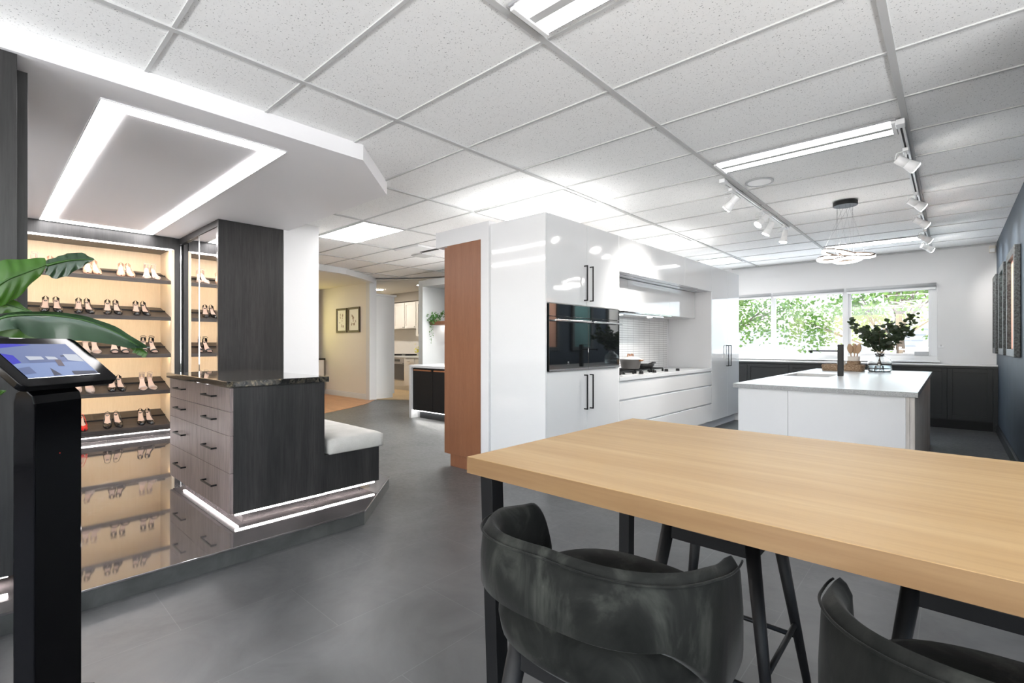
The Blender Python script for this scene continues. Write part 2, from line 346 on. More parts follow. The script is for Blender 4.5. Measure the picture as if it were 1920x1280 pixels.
# window
win = struct(empty('window_1', (0, 9.7, 0)))
def wpart(mb, nm, mt, par=win, **k):
    o = mb.build(nm, mt, **k); o.parent = par; o.location = (0, -9.7, 0); return o
f = MB()
for x0, x1 in ((WX0, WX0 + .06), (WX1 - .07, WX1), (-2.43, -2.36), (-1.34, -1.26)): f.box(x0, x1, 9.702, 9.798, WZ0 + .0701, WZ1 - .0601)
f.box(WX0, WX1, 9.70, 9.80, WZ0, WZ0 + .07); f.box(WX0, WX1, 9.70, 9.80, WZ1 - .06, WZ1)
wpart(f, 'window_frame', 'alu_white', bevel=.004)
fo = MB()
for x0, x1 in ((-1.26, WX1 - .07),):
    fo.box(x0, x0 + .035, 9.72, 9.77, WZ0 + .105, WZ1 - .095).box(x1 - .035, x1, 9.72, 9.77, WZ0 + .105, WZ1 - .095).box(x0, x1, 9.72, 9.77, WZ0 + .07, WZ0 + .105).box(x0, x1, 9.72, 9.77, WZ1 - .095, WZ1 - .06)
wpart(fo, 'window_sash', 'alu_white', bevel=.003)
for x0, x1 in ((WX0 + .06, -2.43), (-2.36, -1.34), (-1.225, WX1 - .105)): wpart(MB().box(x0, x1, 9.745, 9.75, WZ0 + .07, WZ1 - .06), 'pane', 'window_glass')
struct(box1('trim_3', 'alu_white', WX0 - .03, WX1 + .03, 9.60, 9.70, WZ0 - .02, WZ0 + .005, .003))
for x0, x1, nm in ((-3.6, -2.42, 'leftmost, partly behind the tall white pantry'), (-2.38, -1.32, 'over the wide middle pane'), (-1.28, -.16, 'over the right pane, nearest the dark wall')):
    T_ = T('roller_blind', ((x0 + x1) / 2, 9.66, 2.08), 'rolled-up grey roller blind above the window, ' + nm, 'blind', 'roller blinds at the window head')
    T_.part(MB().cyl((x0, 9.655, 2.10), (x1, 9.655, 2.10), .027, n=14), 'fabric_roll', 'blind_grey')
    T_.part(MB().box(x0 + .01, x1 - .01, 9.645, 9.665, 2.035, 2.062), 'bottom_rail', 'plain_white', bevel=.003)
tag(box1('window_vent', 'blind_grey', -.42, -.25, 9.705, 9.742, 1.035, 1.095, .004), 'small brown-grey plate in the lower right corner of the window', 'plate')
th = T('window_hook', (-.11, 9.70, 1.17), 'small white window stay fixed to the wall right of the window', 'hook')
th.part(MB().box(-.14, -.08, 9.685, 9.699, 1.155, 1.185), 'plate', 'alu_white', bevel=.002)
th.part(MB().tube([(-.11, 9.685, 1.17), (-.11, 9.66, 1.17), (-.11, 9.65, 1.20)], .004), 'hook', 'steel')
td = T('motion_sensor', (.44, 9.64, 2.58), 'small beige motion sensor high in the corner of the white and dark walls', 'sensor')
td.part(MB().box(.40, .47, 9.63, 9.695, 2.50, 2.60), 'housing', 'cream', bevel=.008)
td.part(MB().box(.408, .462, 9.622, 9.632, 2.505, 2.555), 'lens', 'plain_white', bevel=.004)

# ================================================================ OUTSIDE
struct(box1('ground_outside', 'outside_concrete', -30, 25, 10.0, 45, -.4, -.3))
fn = MB(); fn.box(-22, 16, 19.0, 19.15, -.3, 1.75)
tag(fn.build('boundary_fence', 'outside_fence'), 'pale corrugated metal fence beyond the street outside the window', 'fence')
hb = T('house', (-14, 26, -.3), 'pale house with a grey roof far behind the fence outside the window', 'house')
hb.part(MB().box(-18, -10, 24, 30, -.3, 2.6), 'wall', 'outside_concrete'); hb.part(MB().hexa([(-18.4, 23.6, 2.6), (-9.6, 23.6, 2.6), (-9.6, 30.4, 2.6), (-18.4, 30.4, 2.6)], [(-15.5, 26.5, 4.4), (-12.5, 26.5, 4.4), (-12.5, 27.5, 4.4), (-15.5, 27.5, 4.4)]), 'roof', 'blind_grey')
hb.part(MB().box(-13.2, -11.8, 23.95, 24.05, 1.4, 2.3), 'window', 'car_glass')
def car(loc, rz, label):
    r = empty('parked_car', loc, rz); tag(r, label, 'car', 'cars parked outside the window')
    prof = [(-2.1, .35), (-2.15, .7), (-1.95, .95), (-1.45, 1.02), (-.85, 1.42), (.55, 1.45), (1.15, 1.02), (1.95, .86), (2.15, .6), (2.1, .32)]
    rows = []
    for k, (yy, sc) in enumerate(((-.85, .0), (-.82, 1), (-.70, 1.0), (.70, 1.0), (.82, 1), (.85, 0))):
        rows.append([(x, yy * (1 if z < 1.05 else .86), z) for x, z in prof])
    mb = MB(); V = mb.grid(rows); mb._f(V[0]); mb._f(V[-1][::-1]); 
    a = mb.build('body', 'car_white', r, bevel=.03)
    for sy in (-1, 1): g = MB(); g.hexa([(-1.3, sy * .745, 1.06), (1.0, sy * .745, 1.06), (1.0, sy * .86, 1.06), (-1.3, sy * .86, 1.06)], [(-.82, sy * .70, 1.38), (.5, sy * .70, 1.38), (.5, sy * .735, 1.38), (-.82, sy * .735, 1.38)]); g.build('side_window', 'car_glass', r)
    for x in (-1.35, 1.35):
        for y in (-.78, .78): MB().cyl((x, y - .1, .32), (x, y + .1, .32), .32, n=24).build('wheel', 'black_satin', r, bevel=.02)
car((-6.2, 16.2, -.3), .05, 'white car parked outside behind the left window pane')
car((-.6, 15.6, -.3), -.04, 'white car parked outside behind the right window pane')
def tree(loc, h, spread, n, label, seed, lm='leaf_tree', zlo=1.4, blobs=14, group='trees outside the window', ls=1.0):
    rnd = random.Random(seed); r = empty('street_tree', loc); tag(r, label, 'tree', group)
    mb = MB(); mb.tube([(0, 0, 0), (.05, .03, h * .3), (-.04, .05, h * .6), (0, 0, h * .9)], [.10, .08, .06, .02], 10)
    cs = []
    for k in range(blobs):
        a = rnd.uniform(0, 2 * PI); q = rnd.uniform(.25, 1) * spread; z = rnd.uniform(zlo, h)
        c = Vector((q * math.cos(a), q * math.sin(a) * .7, z)); cs.append(c)
        s0 = Vector((0, 0, min(z * .6, h * .6))); mid = (s0 + c) / 2 + Vector((rnd.uniform(-.2, .2), 0, rnd.uniform(0, .3)))
        mb.tube([s0, mid, c, c * 1.12], [.026, .016, .010, .004], 6)
        for j in range(3):
            e = c + Vector((rnd.uniform(-.7, .7), rnd.uniform(-.4, .4), rnd.uniform(-.5, .3))); mb.tube([mid, (mid + e) / 2 + Vector((0, 0, .08)), e], [.018, .012, .004], 5)
    mb.build('trunk', 'bark', r)
    lf = MB()
    for i in range(n):
        c = cs[rnd.randrange(blobs)]; d = Vector((rnd.gauss(0, .42), rnd.gauss(0, .38), rnd.gauss(0, .30))); p = c + d
        if p.z < zlo * .7: p.z = zlo * .7 + rnd.random() * .2
        u = Vector((rnd.uniform(-1, 1), rnd.uniform(-1, 1), rnd.uniform(-1, .4))).normalized(); w = u.cross(Vector((rnd.uniform(-1, 1), rnd.uniform(-1, 1), rnd.uniform(-1, 1)))).normalized()
        L = rnd.uniform(.075, .12) * ls; wd = L * .36; nrm = u.cross(w) * L * .10
        lf.mi = 0 if rnd.random() < .65 else 1
        lf.quad(p, p + u * L * .45 + w * wd + nrm, p + u * L, p + u * L * .45 - w * wd + nrm)
    lf.build('foliage', [lm, 'leaf_tree_dark'], r, recalc=False)
tree((-4.6, 13.4, -.3), 3.9, 1.9, 9880, 'leafy green street tree outside the left panes of the window', 3, zlo=2.05, blobs=16)
tree((-.9, 14.2, -.3), 4.6, 2.4, 12350, 'broad leafy tree with low branches outside the right pane of the window', 5, zlo=1.9, blobs=20)
tree((-8.2, 15.2, -.3), 4.6, 2.3, 9880, 'green street tree furthest left outside the window', 9, zlo=1.5, blobs=16)
tree((1.2, 16.6, -.3), 4.2, 1.5, 7980, 'darker bushy tree at the right edge of the view through the window', 12, 'leaf_tree_dark', .9, 14)

# ================================================================ CEILING FITTINGS
def panel(x0, x1, y0, y1, label, mt='panel_light', group='flat light panels in the ceiling'):
    t_ = T('ceiling_light_panel', ((x0 + x1) / 2, (y0 + y1) / 2, CE - .004), label, 'ceiling light', group)
    fr = MB(); w = .018
    fr.box(x0, x1, y0, y0 + w, CE - .012, CE + .003).box(x0, x1, y1 - w, y1, CE - .012, CE + .003).box(x0, x0 + w, y0 + w, y1 - w, CE - .012, CE + .003).box(x1 - w, x1, y0 + w, y1 - w, CE - .012, CE + .003)
    t_.part(fr, 'frame', 'tee_white'); t_.part(MB().box(x0 + w, x1 - w, y0 + w, y1 - w, CE - .008, CE + .002), 'diffuser', mt)
gx = lambda k: -2.635 + 1.209 * k
panel(gx(-3) + .02, gx(-2) - .02, 3.03, 3.62, 'rectangular glowing ceiling panel left, over the passage behind the white column')
panel(gx(-1) + .02, gx(0) - .02, 3.64, 4.21, 'large rectangular glowing ceiling panel directly above the gloss white oven cabinet')
panel(gx(0) - .60, gx(0) - .02, 6.06, 6.63, 'small glowing ceiling panel seen above the middle of the white kitchen run')
panel(gx(0) - .60, gx(0) - .02, 8.30, 8.86, 'small glowing ceiling panel at the far end of the white kitchen run')
panel(gx(-2) + .02, gx(-1) - .02, 6.66, 7.23, 'added unseen ceiling panel behind the white kitchen run', 'panel_fill')  # unseen panels added to brighten the passage behind the kitchen
panel(gx(-2) + .02, gx(-1) - .02, 4.85, 5.42, 'added unseen ceiling panel behind the walnut cabinet', 'panel_fill')
panel(gx(-3) + .02, gx(-2) - .02, 5.45, 6.02, 'added unseen ceiling panel over the dark island bench', 'panel_fill')
def batten(xc, yc, L, label, ny=2, w=.26, group='twin tube fluorescent ceiling lights'):
    t_ = T('fluorescent_light', (xc, yc, CE - .01), label, 'ceiling light', group)
    t_.part(MB().box(xc - L / 2, xc + L / 2, yc - w / 2, yc + w / 2, CE - .012, CE + .003), 'tray', 'reflector', bevel=.003)
    t_.part(MB().box(xc - L / 2 + .02, xc + L / 2 - .02, yc - .022, yc + .022, CE - .020, CE - .0122), 'centre_rib', 'tee_white')
    for sx in (-1, 1): t_.part(MB().box(xc + sx * (L / 2 - .015) - .012, xc + sx * (L / 2 - .015) + .012, yc - w / 2 + .01, yc + w / 2 - .01, CE - .028, CE - .0122), 'lamp_holder', 'plain_white', bevel=.003)
    for sy in (-1, 1): t_.part(MB().box(xc - L / 2 + .03, xc + L / 2 - .03, yc + sy * .072 - .043, yc + sy * .072 + .043, CE - .018, CE - .0122), 'tube_diffuser', 'tube')
batten(-.83, 1.64, 1.12, 'twin tube ceiling light at the top edge of the picture, nearest of the three')
batten(-.83, 4.05, 1.14, 'long twin tube ceiling light over the near end of the island')
batten(-.83, 8.50, 1.12, 'twin tube ceiling light at the far end of the room by the window wall')
for x, y, w_ in ((-.83, -.8, 'added unseen, nearest behind the viewpoint'), (-.83, -2.9, 'added unseen, far behind the viewpoint near the front wall'), (1.6, -2.2, 'added unseen, behind the viewpoint to the right')):
    batten(x, y, 1.14, 'twin tube ceiling light ' + w_, group='added twin tube ceiling lights outside the picture')  # tube lights out of view, added to brighten the foreground
sp = T('ceiling_speaker', (-1.26, 4.68, CE), 'round flush white speaker in the ceiling tiles beside the left track', 'speaker')
sp.part(MB().torus((-1.26, 4.66, CE - .003), .105, (.012, .006), k=8), 'rim', 'blind_grey'); sp.part(MB().cyl((-1.26, 4.66, CE - .006), (-1.26, 4.66, CE + .002), .098, n=32), 'grille', 'plain_white')
dif = T('air_diffuser', (-5.95, 4.68, CE), 'white square air diffuser with dark slot in the ceiling beyond the walnut panel', 'vent')
dif.part(MB().box(-6.24, -5.66, 4.25, 4.80, CE - .03, CE - .001), 'frame', 'plain_white', bevel=.006); dif.part(MB().box(-6.0, -5.62, 4.54, 4.60, CE - .036, CE - .029), 'slot', 'black_satin')
dif.part(MB().box(-6.3, -6.02, 4.60, 4.86, CE - .05, CE - .03), 'cover_plate', 'tee_white', bevel=.004)
def track(x, y0, y1, label):
    t_ = T('light_track', (x, (y0 + y1) / 2, CE - .01), label, 'light track', 'ceiling spotlight tracks')
    t_.part(MB().box(x - .018, x - .006, y0, y1, CE - .034, CE - .007).box(x + .006, x + .018, y0, y1, CE - .034, CE - .007).box(x - .018, x + .018, y0, y1, CE - .014, CE - .006), 'rail', 'spot_body')
    t_.part(MB().box(x - .006, x + .006, y0 + .02, y1 - .02, CE - .022, CE - .013), 'slot', 'black_satin')
    t_.part(MB().box(x - .024, x + .024, y0 - .05, y0 + .03, CE - .04, CE - .006), 'end_feed', 'spot_body', bevel=.003)
track(-1.47, 4.38, 6.62, 'left white spotlight track running towards the pendant')
track(-.24, 3.99, 8.95, 'right white spotlight track running from the fluorescent light to the window wall')
def spot(x, y, aim, label, L=.14, power=SPOT_W, drop=.10):
    p = Vector((x, y, CE - .035)); a = Vector(aim).normalized(); h = p + Vector((0, 0, -drop))
    t_ = T('track_spotlight', tuple(p), label, 'spotlight', 'white track spotlights')
    t_.part(MB().box(x - .017, x + .017, y - .05, y + .05, CE - .058, CE - .034), 'adaptor', 'spot_body', bevel=.003)
    t_.part(MB().cyl((x, y, CE - .058), tuple(h), .006, n=8), 'stem', 'spot_body')
    b0 = h - a * L * .5; b1 = h + a * L * .5
    m = MB(); m.cyl(b0, b0 + a * L * .5, .030, .032, 20); m.cyl(b0 + a * L * .5, b1, .032, .044, 20); t_.part(m, 'lamp_body', 'spot_body', bevel=.002)
    t_.part(MB().cyl(b1 + a * .001, b1 + a * .004, .038, n=20), 'lens', 'spot_lens')
    sl = bpy.data.lights.new('spot_beam', 'SPOT'); sl.energy = power; sl.spot_size = math.radians(75); sl.spot_blend = .8; sl.shadow_soft_size = .03; sl.color = (1, .96, .91)
    so_ = bpy.data.objects.new('spot_beam', sl); COL.objects.link(so_); so_.location = b1 + a * .02; so_.rotation_euler = a.to_track_quat('-Z', 'Y').to_euler()
    t_.part(MB().tube([p + Vector((0, -.04, -.02)), p + Vector((-.05, -.05, -.03)), p + Vector((-.06, -.04, -.07)), b0], .0035, 6), 'cable', 'spot_body')
spot(-.24, 4.50, (.75, .35, -.55), 'large white track spotlight nearest, on the right track below the fluorescent light')
spot(-.24, 5.86, (.75, .35, -.55), 'second white track spotlight along the right track')
spot(-.24, 6.78, (.75, .35, -.55), 'third white track spotlight along the right track, middle of five')
spot(-.24, 7.83, (.75, .35, -.55), 'fourth white track spotlight along the right track')
spot(-.24, 8.62, (.75, .45, -.45), 'last white track spotlight on the right track, nearest the window wall')
spot(-1.47, 4.60, (-.75, .1, -.65), 'white track spotlight at the near end of the left track, glaring to the left', drop=.12)
spot(-1.47, 5.55, (-.5, -.5, -.7), 'white track spotlight in the middle of the left track, upper of the pair')
spot(-1.47, 5.80, (-.45, -.1, -.9), 'white track spotlight in the middle of the left track, lower of the pair', drop=.14)
spot(-1.47, 6.45, (-.15, -.1, -.95), 'white track spotlight at the far end of the left track, pointing down', drop=.12)
# ring pendant
pc = (-.79, 5.88)
pt = T('ring_pendant', (pc[0], pc[1], CE), 'pendant of four glowing rings hung on fine wires from a black canopy over the island', 'pendant light')
pt.part(MB().cyl((pc[0], pc[1], CE - .045), (pc[0], pc[1], CE - .004), .105, n=40), 'canopy', 'black_satin', bevel=.003)
rings = [(-.06, .07, 2.135, .145, (.26, .10, 1)), (.09, .04, 2.10, .145, (.14, -.26, 1)), (-.13, -.02, 2.08, .10, (0, .08, 1)), (.03, -.09, 2.045, .11, (-.05, .06, 1))]
for dx, dy, z, R, ax in rings:
    c = (pc[0] + dx, pc[1] + dy, z)
    pt.part(MB().torus(c, R, (.010, .016), ax, 56, 4), 'ring', 'frame_brown')
    a = Vector(ax).normalized()
    pt.part(MB().torus(Vector(c) - a * .010, R, (.0145, .013), ax, 56, 6), 'ring_diffuser', 'ring_light')
wires = MB()
for dx, dy, z, R, ax in rings:
    a = Vector(ax).normalized(); u = a.orthogonal().normalized(); w = a.cross(u)
    for k in range(3):
        an = 2 * PI * k / 3 + .4; e = Vector((pc[0] + dx, pc[1] + dy, z)) + R * (math.cos(an) * u + math.sin(an) * w)
        s0 = Vector((pc[0] + .07 * math.cos(an + dx * 9), pc[1] + .07 * math.sin(an + dx * 9), CE - .045)); wires.cyl(s0, e, .0009, n=5)
pt.part(wires, 'wires', 'steel')

# ================================================================ BULKHEAD, COLUMN, PLATFORM
bk = MB(); bk.prism([(-3.15, -2.6), (-3.15, 1.88), (-3.72, 2.455), (-8.6, 2.455), (-8.6, -2.6)], BU, CE + .003); struct(bk.build('wall_bulkhead', 'bulkhead_white'))
struct(box1('wall_column', 'wall_white', -6.35, -5.74, 2.40, 2.82, 0, CE + .003))
t_ = T('rectangular_led_light', (-5.3, .95, BU), 'large glowing rectangular frame light set in the low white ceiling over the wardrobe area', 'ceiling light')
x0, x1, y0, y1, w = -7.15, -3.40, .455, 1.435, .11
t_.part(MB().box(x0, x1, y0, y0 + w, BU - .007, BU - .0005).box(x0, x1, y1 - w, y1, BU - .007, BU - .0005).box(x0, x0 + w, y0 + w, y1 - w, BU - .007, BU - .0005).box(x1 - w, x1, y0 + w, y1 - w, BU - .007, BU - .0005), 'diffuser', 'led_frame')
e = .004
t_.part(MB().box(x0 - e, x1 + e, y0 - e, y0, BU - .008, BU - .0005).box(x0 - e, x1 + e, y1, y1 + e, BU - .008, BU - .0005).box(x0 - e, x0, y0, y1, BU - .008, BU - .0005).box(x1, x1 + e, y0, y1, BU - .008, BU - .0005), 'edge_trim', 'plain_white')
pf = empty('floor_platform', (0, 0, 0)); struct(pf)
ply = [(-2.88, -2.6), (-2.90, 1.745), (-3.49, 2.33), (-5.74, 2.33), (-7.76, 2.33), (-7.76, -2.6)]
MB().prism([(-2.885, -2.6), (-2.905, 1.743), (-3.492, 2.325), (-7.76, 2.325), (-7.76, -2.6)], 0.0, .083).build('platform_riser', 'platform_edge', pf)
MB().prism([(-2.88, -2.6), (-2.90, 1.745), (-3.49, 2.33), (-7.76, 2.33), (-7.76, -2.6)], .083, .095).build('platform_top', 'platform_marble', pf, bevel=.002)

# ================================================================ SHOE WALL
PZ = .095
sw = T('shoe_cabinet', (-7.15, .6, PZ), 'tall open dark wood cabinet with five backlit sloping shoe shelves and pale oak lining', 'shelving')
Y0s, Y1s, XF, XB = -.9, 1.67, -7.20, -7.74
sw.part(MB().box(XB - .02, XB, Y0s, Y1s, .15, BU - .002), 'back_panel', 'niche_oak')
sw.part(MB().box(XB, XF - .03, Y1s - .03, Y1s, .15, BU - .1), 'side_panel', 'niche_oak', bevel=.002)
sw.part(MB().box(XF - .03, XF + .0, Y1s - .03, Y1s, .15, BU - .15), 'edge_strip', 'niche_oak')
sw.part(MB().box(XB - .02, XF, Y0s - .04, Y0s, PZ, BU - .002), 'side_panel', 'dark_wood')
sw.part(MB().box(XB, XF + .02, Y0s, Y1s, 2.385, BU - .002), 'top_pelmet', 'dark_wood')
sw.part(MB().box(XB, XF - .04, Y0s, Y1s, PZ, .15), 'plinth', 'dark_wood'); sw.part(MB().box(XB, XF, Y0s, Y1s, .15, .168), 'base_board', 'shelf_dark')
sw.part(MB().box(XF - .035, XF - .012, Y0s, Y1s - .01, 2.372, 2.384), 'top_led_strip', 'led_pink')
sw.part(MB().box(XF - .035, XF - .012, Y0s, Y1s - .01, .139, .149), 'plinth_led_strip', 'led_pink')
RISE = .145
SHZ = [1.993, 1.540, 1.085, .637, .212]
for k, z in enumerate(SHZ):
    xf, xb = XF - .03, XB; rise = RISE
    sh = MB(); sh.box(xf - .016, xf + .001, Y0s, Y1s - .03, z - .043, z - .0005); sh.hexa([(xf, Y0s, z - .016), (xf, Y1s - .03, z - .016), (xb, Y1s - .03, z + rise - .016), (xb, Y0s, z + rise - .016)], [(xf, Y0s, z + .0), (xf, Y1s - .03, z + .0), (xb, Y1s - .03, z + rise), (xb, Y0s, z + rise)])
    s_ = sw.part(sh, 'shelf', 'shelf_dark')
    xm = (xf + xb) / 2 - .02; zm = z + rise * .5
    MB().box(xm - .012, xm + .0, Y0s, Y1s - .03, zm, zm + .022).build('heel_rail', 'black_satin', s_)
    if k < 4: MB().box(xf - .0185, xf - .0165, Y0s, Y1s - .03, z - .040, z - .020).build('led_strip', 'led_warm', s_)
sw.part(MB().box(XF - .075, XF - .045, Y0s, Y1s - .03, 2.380, 2.3845), 'led_strip', 'led_warm')
for z0 in SHZ: pass
# shoes --------------------------------------------------------------
def shoe_proto(kind, upper, sole='shoe_black'):
    r = empty('high_heel_shoe', (0, 0, -20)); n = 15; H = .088
    def sz(s): return H * (1 - min(1, s / .66)) ** 1.25 * (1.0) if s < .66 else 0.0
    def hw(s):
        if s < .08: return .010 + .017 * math.sqrt(s / .08)
        if s < .35: return .027 - .004 * math.sin((s - .08) / .27 * PI)
        if s < .7: return .027 + .012 * math.sin((s - .35) / .35 * PI / 2)
        return .039 * math.cos((s - .7) / .3 * PI / 2 * .93) ** .75
    X = lambda s: -.115 + .235 * s
    # sole
    rows = []
    for i in range(n + 1):
        s = i / n; w = hw(s) * .98; z = sz(s)
        rows.append([(X(s), -w, z), (X(s), -w, z + .006), (X(s), w, z + .006), (X(s), w, z)])
    m = MB(); V = m.grid(rows, False, True); m._f(V[0]); m._f(V[-1]); m.build('sole', upper if kind == 'pump' else sole, r)
    rows = [[(X(i / n), y * hw(i / n) * .93, sz(i / n) + .0085) for y in (-1, -.5, 0, .5, 1)] for i in range(n)]
    mi_ = MB(); mi_.grid(rows); mi_.build('insole', 'insole', r)
    MB().cyl((X(.06), 0, H), (X(.10), 0, 0), .017, .0055, 12).build('heel', upper, r)
    def shell(s0, s1, hf, close, nm):
        rows = []
        k = 12
        for i in range(k + 1):
            s = s0 + (s1 - s0) * i / k; w = hw(s); z = sz(s); h = hf(s); c = close(s)
            L = []
            for j in range(9):
                a = j / 8 * 2 - 1    # -1..1
                if c <= 0:
                    pass
                t_ = abs(a); sg = -1 if a < 0 else 1
                # wall goes up from (w,z) to rim (w*(1-c), z+h)
                L.append(None)
            # left wall + top closing
            for side in (-1, 1):
                pass
            wall = []
            for j in range(6):
                q = j / 5; wall.append((w * (1 - c * q ** 1.6) * (1 + .05 * math.sin(q * PI)), z + .004 + h * math.sin(q * PI / 2)))
            L = [(X(s), -y, zz) for y, zz in wall] + [(X(s), y, zz) for y, zz in wall[::-1]]
            rows.append((L, c))
        m = MB(); lf = m.grid([r_[0][:6] for r_ in rows]); rg = m.grid([r_[0][6:] for r_ in rows])
        return m.build(nm, upper, r, solid=.0025)
    if kind == 'pump':
        shell(0, 1, lambda s: .042 * (1 - s / .25) + .026 * min(1, s / .25) if s < .25 else (.026 if s < .6 else .026 + .006 * math.sin((s - .6) / .4 * PI)) * (1 if s < .9 else 1 - (s - .9) * 4), lambda s: (.88 * (1 - s / .06) if s < .06 else 0) if s < .66 else min(1, ((s - .66) / .09)) * 1.0, 'upper')
    elif kind == 'sandal':
        shell(0, .16, lambda s: .05, lambda s: .85 * (1 - s / .06) if s < .06 else 0, 'heel_counter')
        for s, hh in ((.74, .030), (.80, .027)):
            w = hw(s) + .002; MB().tube([(X(s), w * math.cos(a), sz(s) + .004 + hh * math.sin(a)) for a in [PI * q / 10 for q in range(11)]], .0055, 6).build('toe_strap', upper, r)
        MB().torus((X(.10), 0, H + .062), .029, (.002, .004), (.15, 0, 1), 20, 4).build('ankle_strap', upper, r)
    else:   # slingback
        shell(.55, 1, lambda s: .032, lambda s: min(1, max(0, (s - .60) / .08)), 'upper')
        MB().tube([(X(.58), .035, .03), (X(.3), .032, .075), (X(.08), .022, .115), (X(.02), 0, .125), (X(.08), -.022, .115), (X(.3), -.032, .075), (X(.58), -.035, .03)], .003, 6).build('back_strap', upper, r)
    return r
P_BL = shoe_proto('pump', 'shoe_black'); P_ND = shoe_proto('pump', 'shoe_nude'); P_PL = shoe_proto('sandal', 'shoe_pearl', 'shoe_pearl'); P_SB = shoe_proto('sandal', 'shoe_black'); P_RD = shoe_proto('sling', 'shoe_red'); P_SK = shoe_proto('sling', 'shoe_black'); P_PP = shoe_proto('pump', 'shoe_pearl')
#SHOES#
FIRST = set()
def shoe(proto, k, y, yaw, label, group):
    if proto.name not in FIRST: FIRST.add(proto.name); o = proto
    else: o = copy_tree(proto)
    z = SHZ[k]; sl = math.atan2(RISE, (XF - .03) - XB)
    xc = XF - .165
    o.location = (xc, y, z + RISE * (((XF - .03) - xc) / ((XF - .03) - XB)) + .003)
    o.rotation_euler = (0, sl, yaw)
    tag(o, label, 'shoe', group); return o
ROW = {0: [(P_PL, .325, .42, 'pearl strappy sandal', 'far left pair'), (P_ND, .53, .665, 'nude pump', 'second pair, behind the leaf'), (P_ND, .83, .90, 'nude pointed pump', 'third pair'), (P_ND, 1.12, 1.20, 'pale nude court shoe', 'fourth pair'), (P_PL, 1.36, 1.44, 'pearl open-toe shoe', 'rightmost pair')],
       1: [(P_BL, .49, .585, 'black leather pump', 'leftmost pair in view'), (P_BL, .755, .84, 'glossy black patent pump', 'second pair'), (P_BL, 1.00, 1.085, 'black pump', 'third pair'), (P_BL, 1.26, 1.345, 'plain black pointed pump', 'rightmost pair')],
       2: [(P_PL, .60, .68, 'pale sandal', 'left pair behind tablet'), (P_PL, .815, .895, 'white open-toe sandal', 'second pair under the leaf'), (P_SB, 1.06, 1.145, 'black strappy sandal', 'third pair, at the leaf tip'), (P_SB, 1.33, 1.42, 'black ankle-strap sandal', 'rightmost pair')],
       3: [(P_PP, .745, .84, 'blush pointed pump', 'left pair beside the tablet'), (P_BL, 1.04, 1.115, 'matt black pump', 'middle pair'), (P_PL, 1.32, 1.405, 'beige peep-toe shoe', 'rightmost pair')],
       4: [(P_RD, .725, .785, 'red slingback shoe', 'left pair beside the black stand'), (P_SK, 1.00, 1.09, 'black slingback shoe', 'middle pair'), (P_BL, 1.305, 1.385, 'black court shoe', 'rightmost pair')]}
SN = ['top shoe shelf', 'second shoe shelf', 'third shoe shelf', 'fourth shoe shelf', 'lowest shoe shelf']
for k, row in ROW.items():
    for pr_, ya, yb, desc, where in row:
        for side, y, yaw in (('left', ya, -.10), ('right', yb, .12)):
            shoe(pr_, k, y * 1.0435, yaw + random.uniform(-.05, .05), '%s %s, %s, %s' % (side, desc, SN[k], where), 'shoes on the backlit shelves')
for p in (P_BL, P_ND, P_PL, P_SB, P_RD, P_SK, P_PP):
    pass

# ================================================================ MIRROR WARDROBE
mw = T('mirrored_wardrobe', (-6.5, 2.1, PZ), 'tall dark wood wardrobe with two sliding mirror doors beside the shoe shelves', 'wardrobe')
mw.part(MB().box(-5.765, -5.74, 1.722, 2.392, PZ, BU - .002), 'side_panel', 'dark_wood', bevel=.001)
mw.part(MB().box(-7.74, -5.765, 1.77, 2.32, PZ, BU - .002), 'carcass', 'dark_wood')
mw.part(MB().box(-7.199, -5.765, 1.722, 1.77, 2.455, BU - .002), 'top_pelmet', 'dark_wood')
mw.part(MB().box(-7.24, -7.20, 1.672, 1.722, PZ, BU - .002), 'filler_panel', 'dark_wood')
mw.part(MB().box(-7.74, -7.24, 1.672, 1.77, PZ, BU - .002), 'corner_post', 'dark_wood')
for x0, x1, y in ((-7.24, -6.44, 1.745), (-6.43, -5.80, 1.730)):
    d = mw.part(MB().box(x0, x1, y, y + .006, .16, 2.45), 'mirror_door', 'mirror')
    f = MB(); f.box(x1 - .012, x1, y - .005, y + .008, .16, 2.45).box(x0, x0 + .010, y - .005, y + .008, .16, 2.45); f.build('edge_profile', 'chrome', d)
mw.part(MB().box(-5.80, -5.765, 1.725, 1.77, PZ, 2.455), 'end_stile', 'chrome')

# ================================================================ DRAWER UNIT + BENCH
du = T('drawer_cabinet', (-3.95, 1.4, PZ), 'dark wood drawer island on the marble platform with a glowing plinth', 'drawer unit')
UX0, UX1, UY0, UY1 = -4.66, -3.29, 1.05, 1.657
du.part(MB().box(UX0, UX1, UY0 + .02, UY1, .15, .935), 'body', 'dark_wood')
du.part(MB().box(UX0 + .14, UX1 - .15, UY0 + .12, UY1, PZ, .15), 'plinth', 'dark_wood')
mid = -3.953
dr = [(UX0, mid, .80, .925), (UX0, mid, .635, .795), (UX0, mid, .40, .63), (mid, UX1, .805, .925), (mid, UX1, .665, .80), (mid, UX1, .42, .66)]
dr = [(UX0, mid, .785, .930), (UX0, mid, .635, .782), (UX0, mid, .405, .632), (mid, UX1, .785, .930), (mid, UX1, .635, .782), (mid, UX1, .405, .632), (UX0, UX1, .155, .402)]
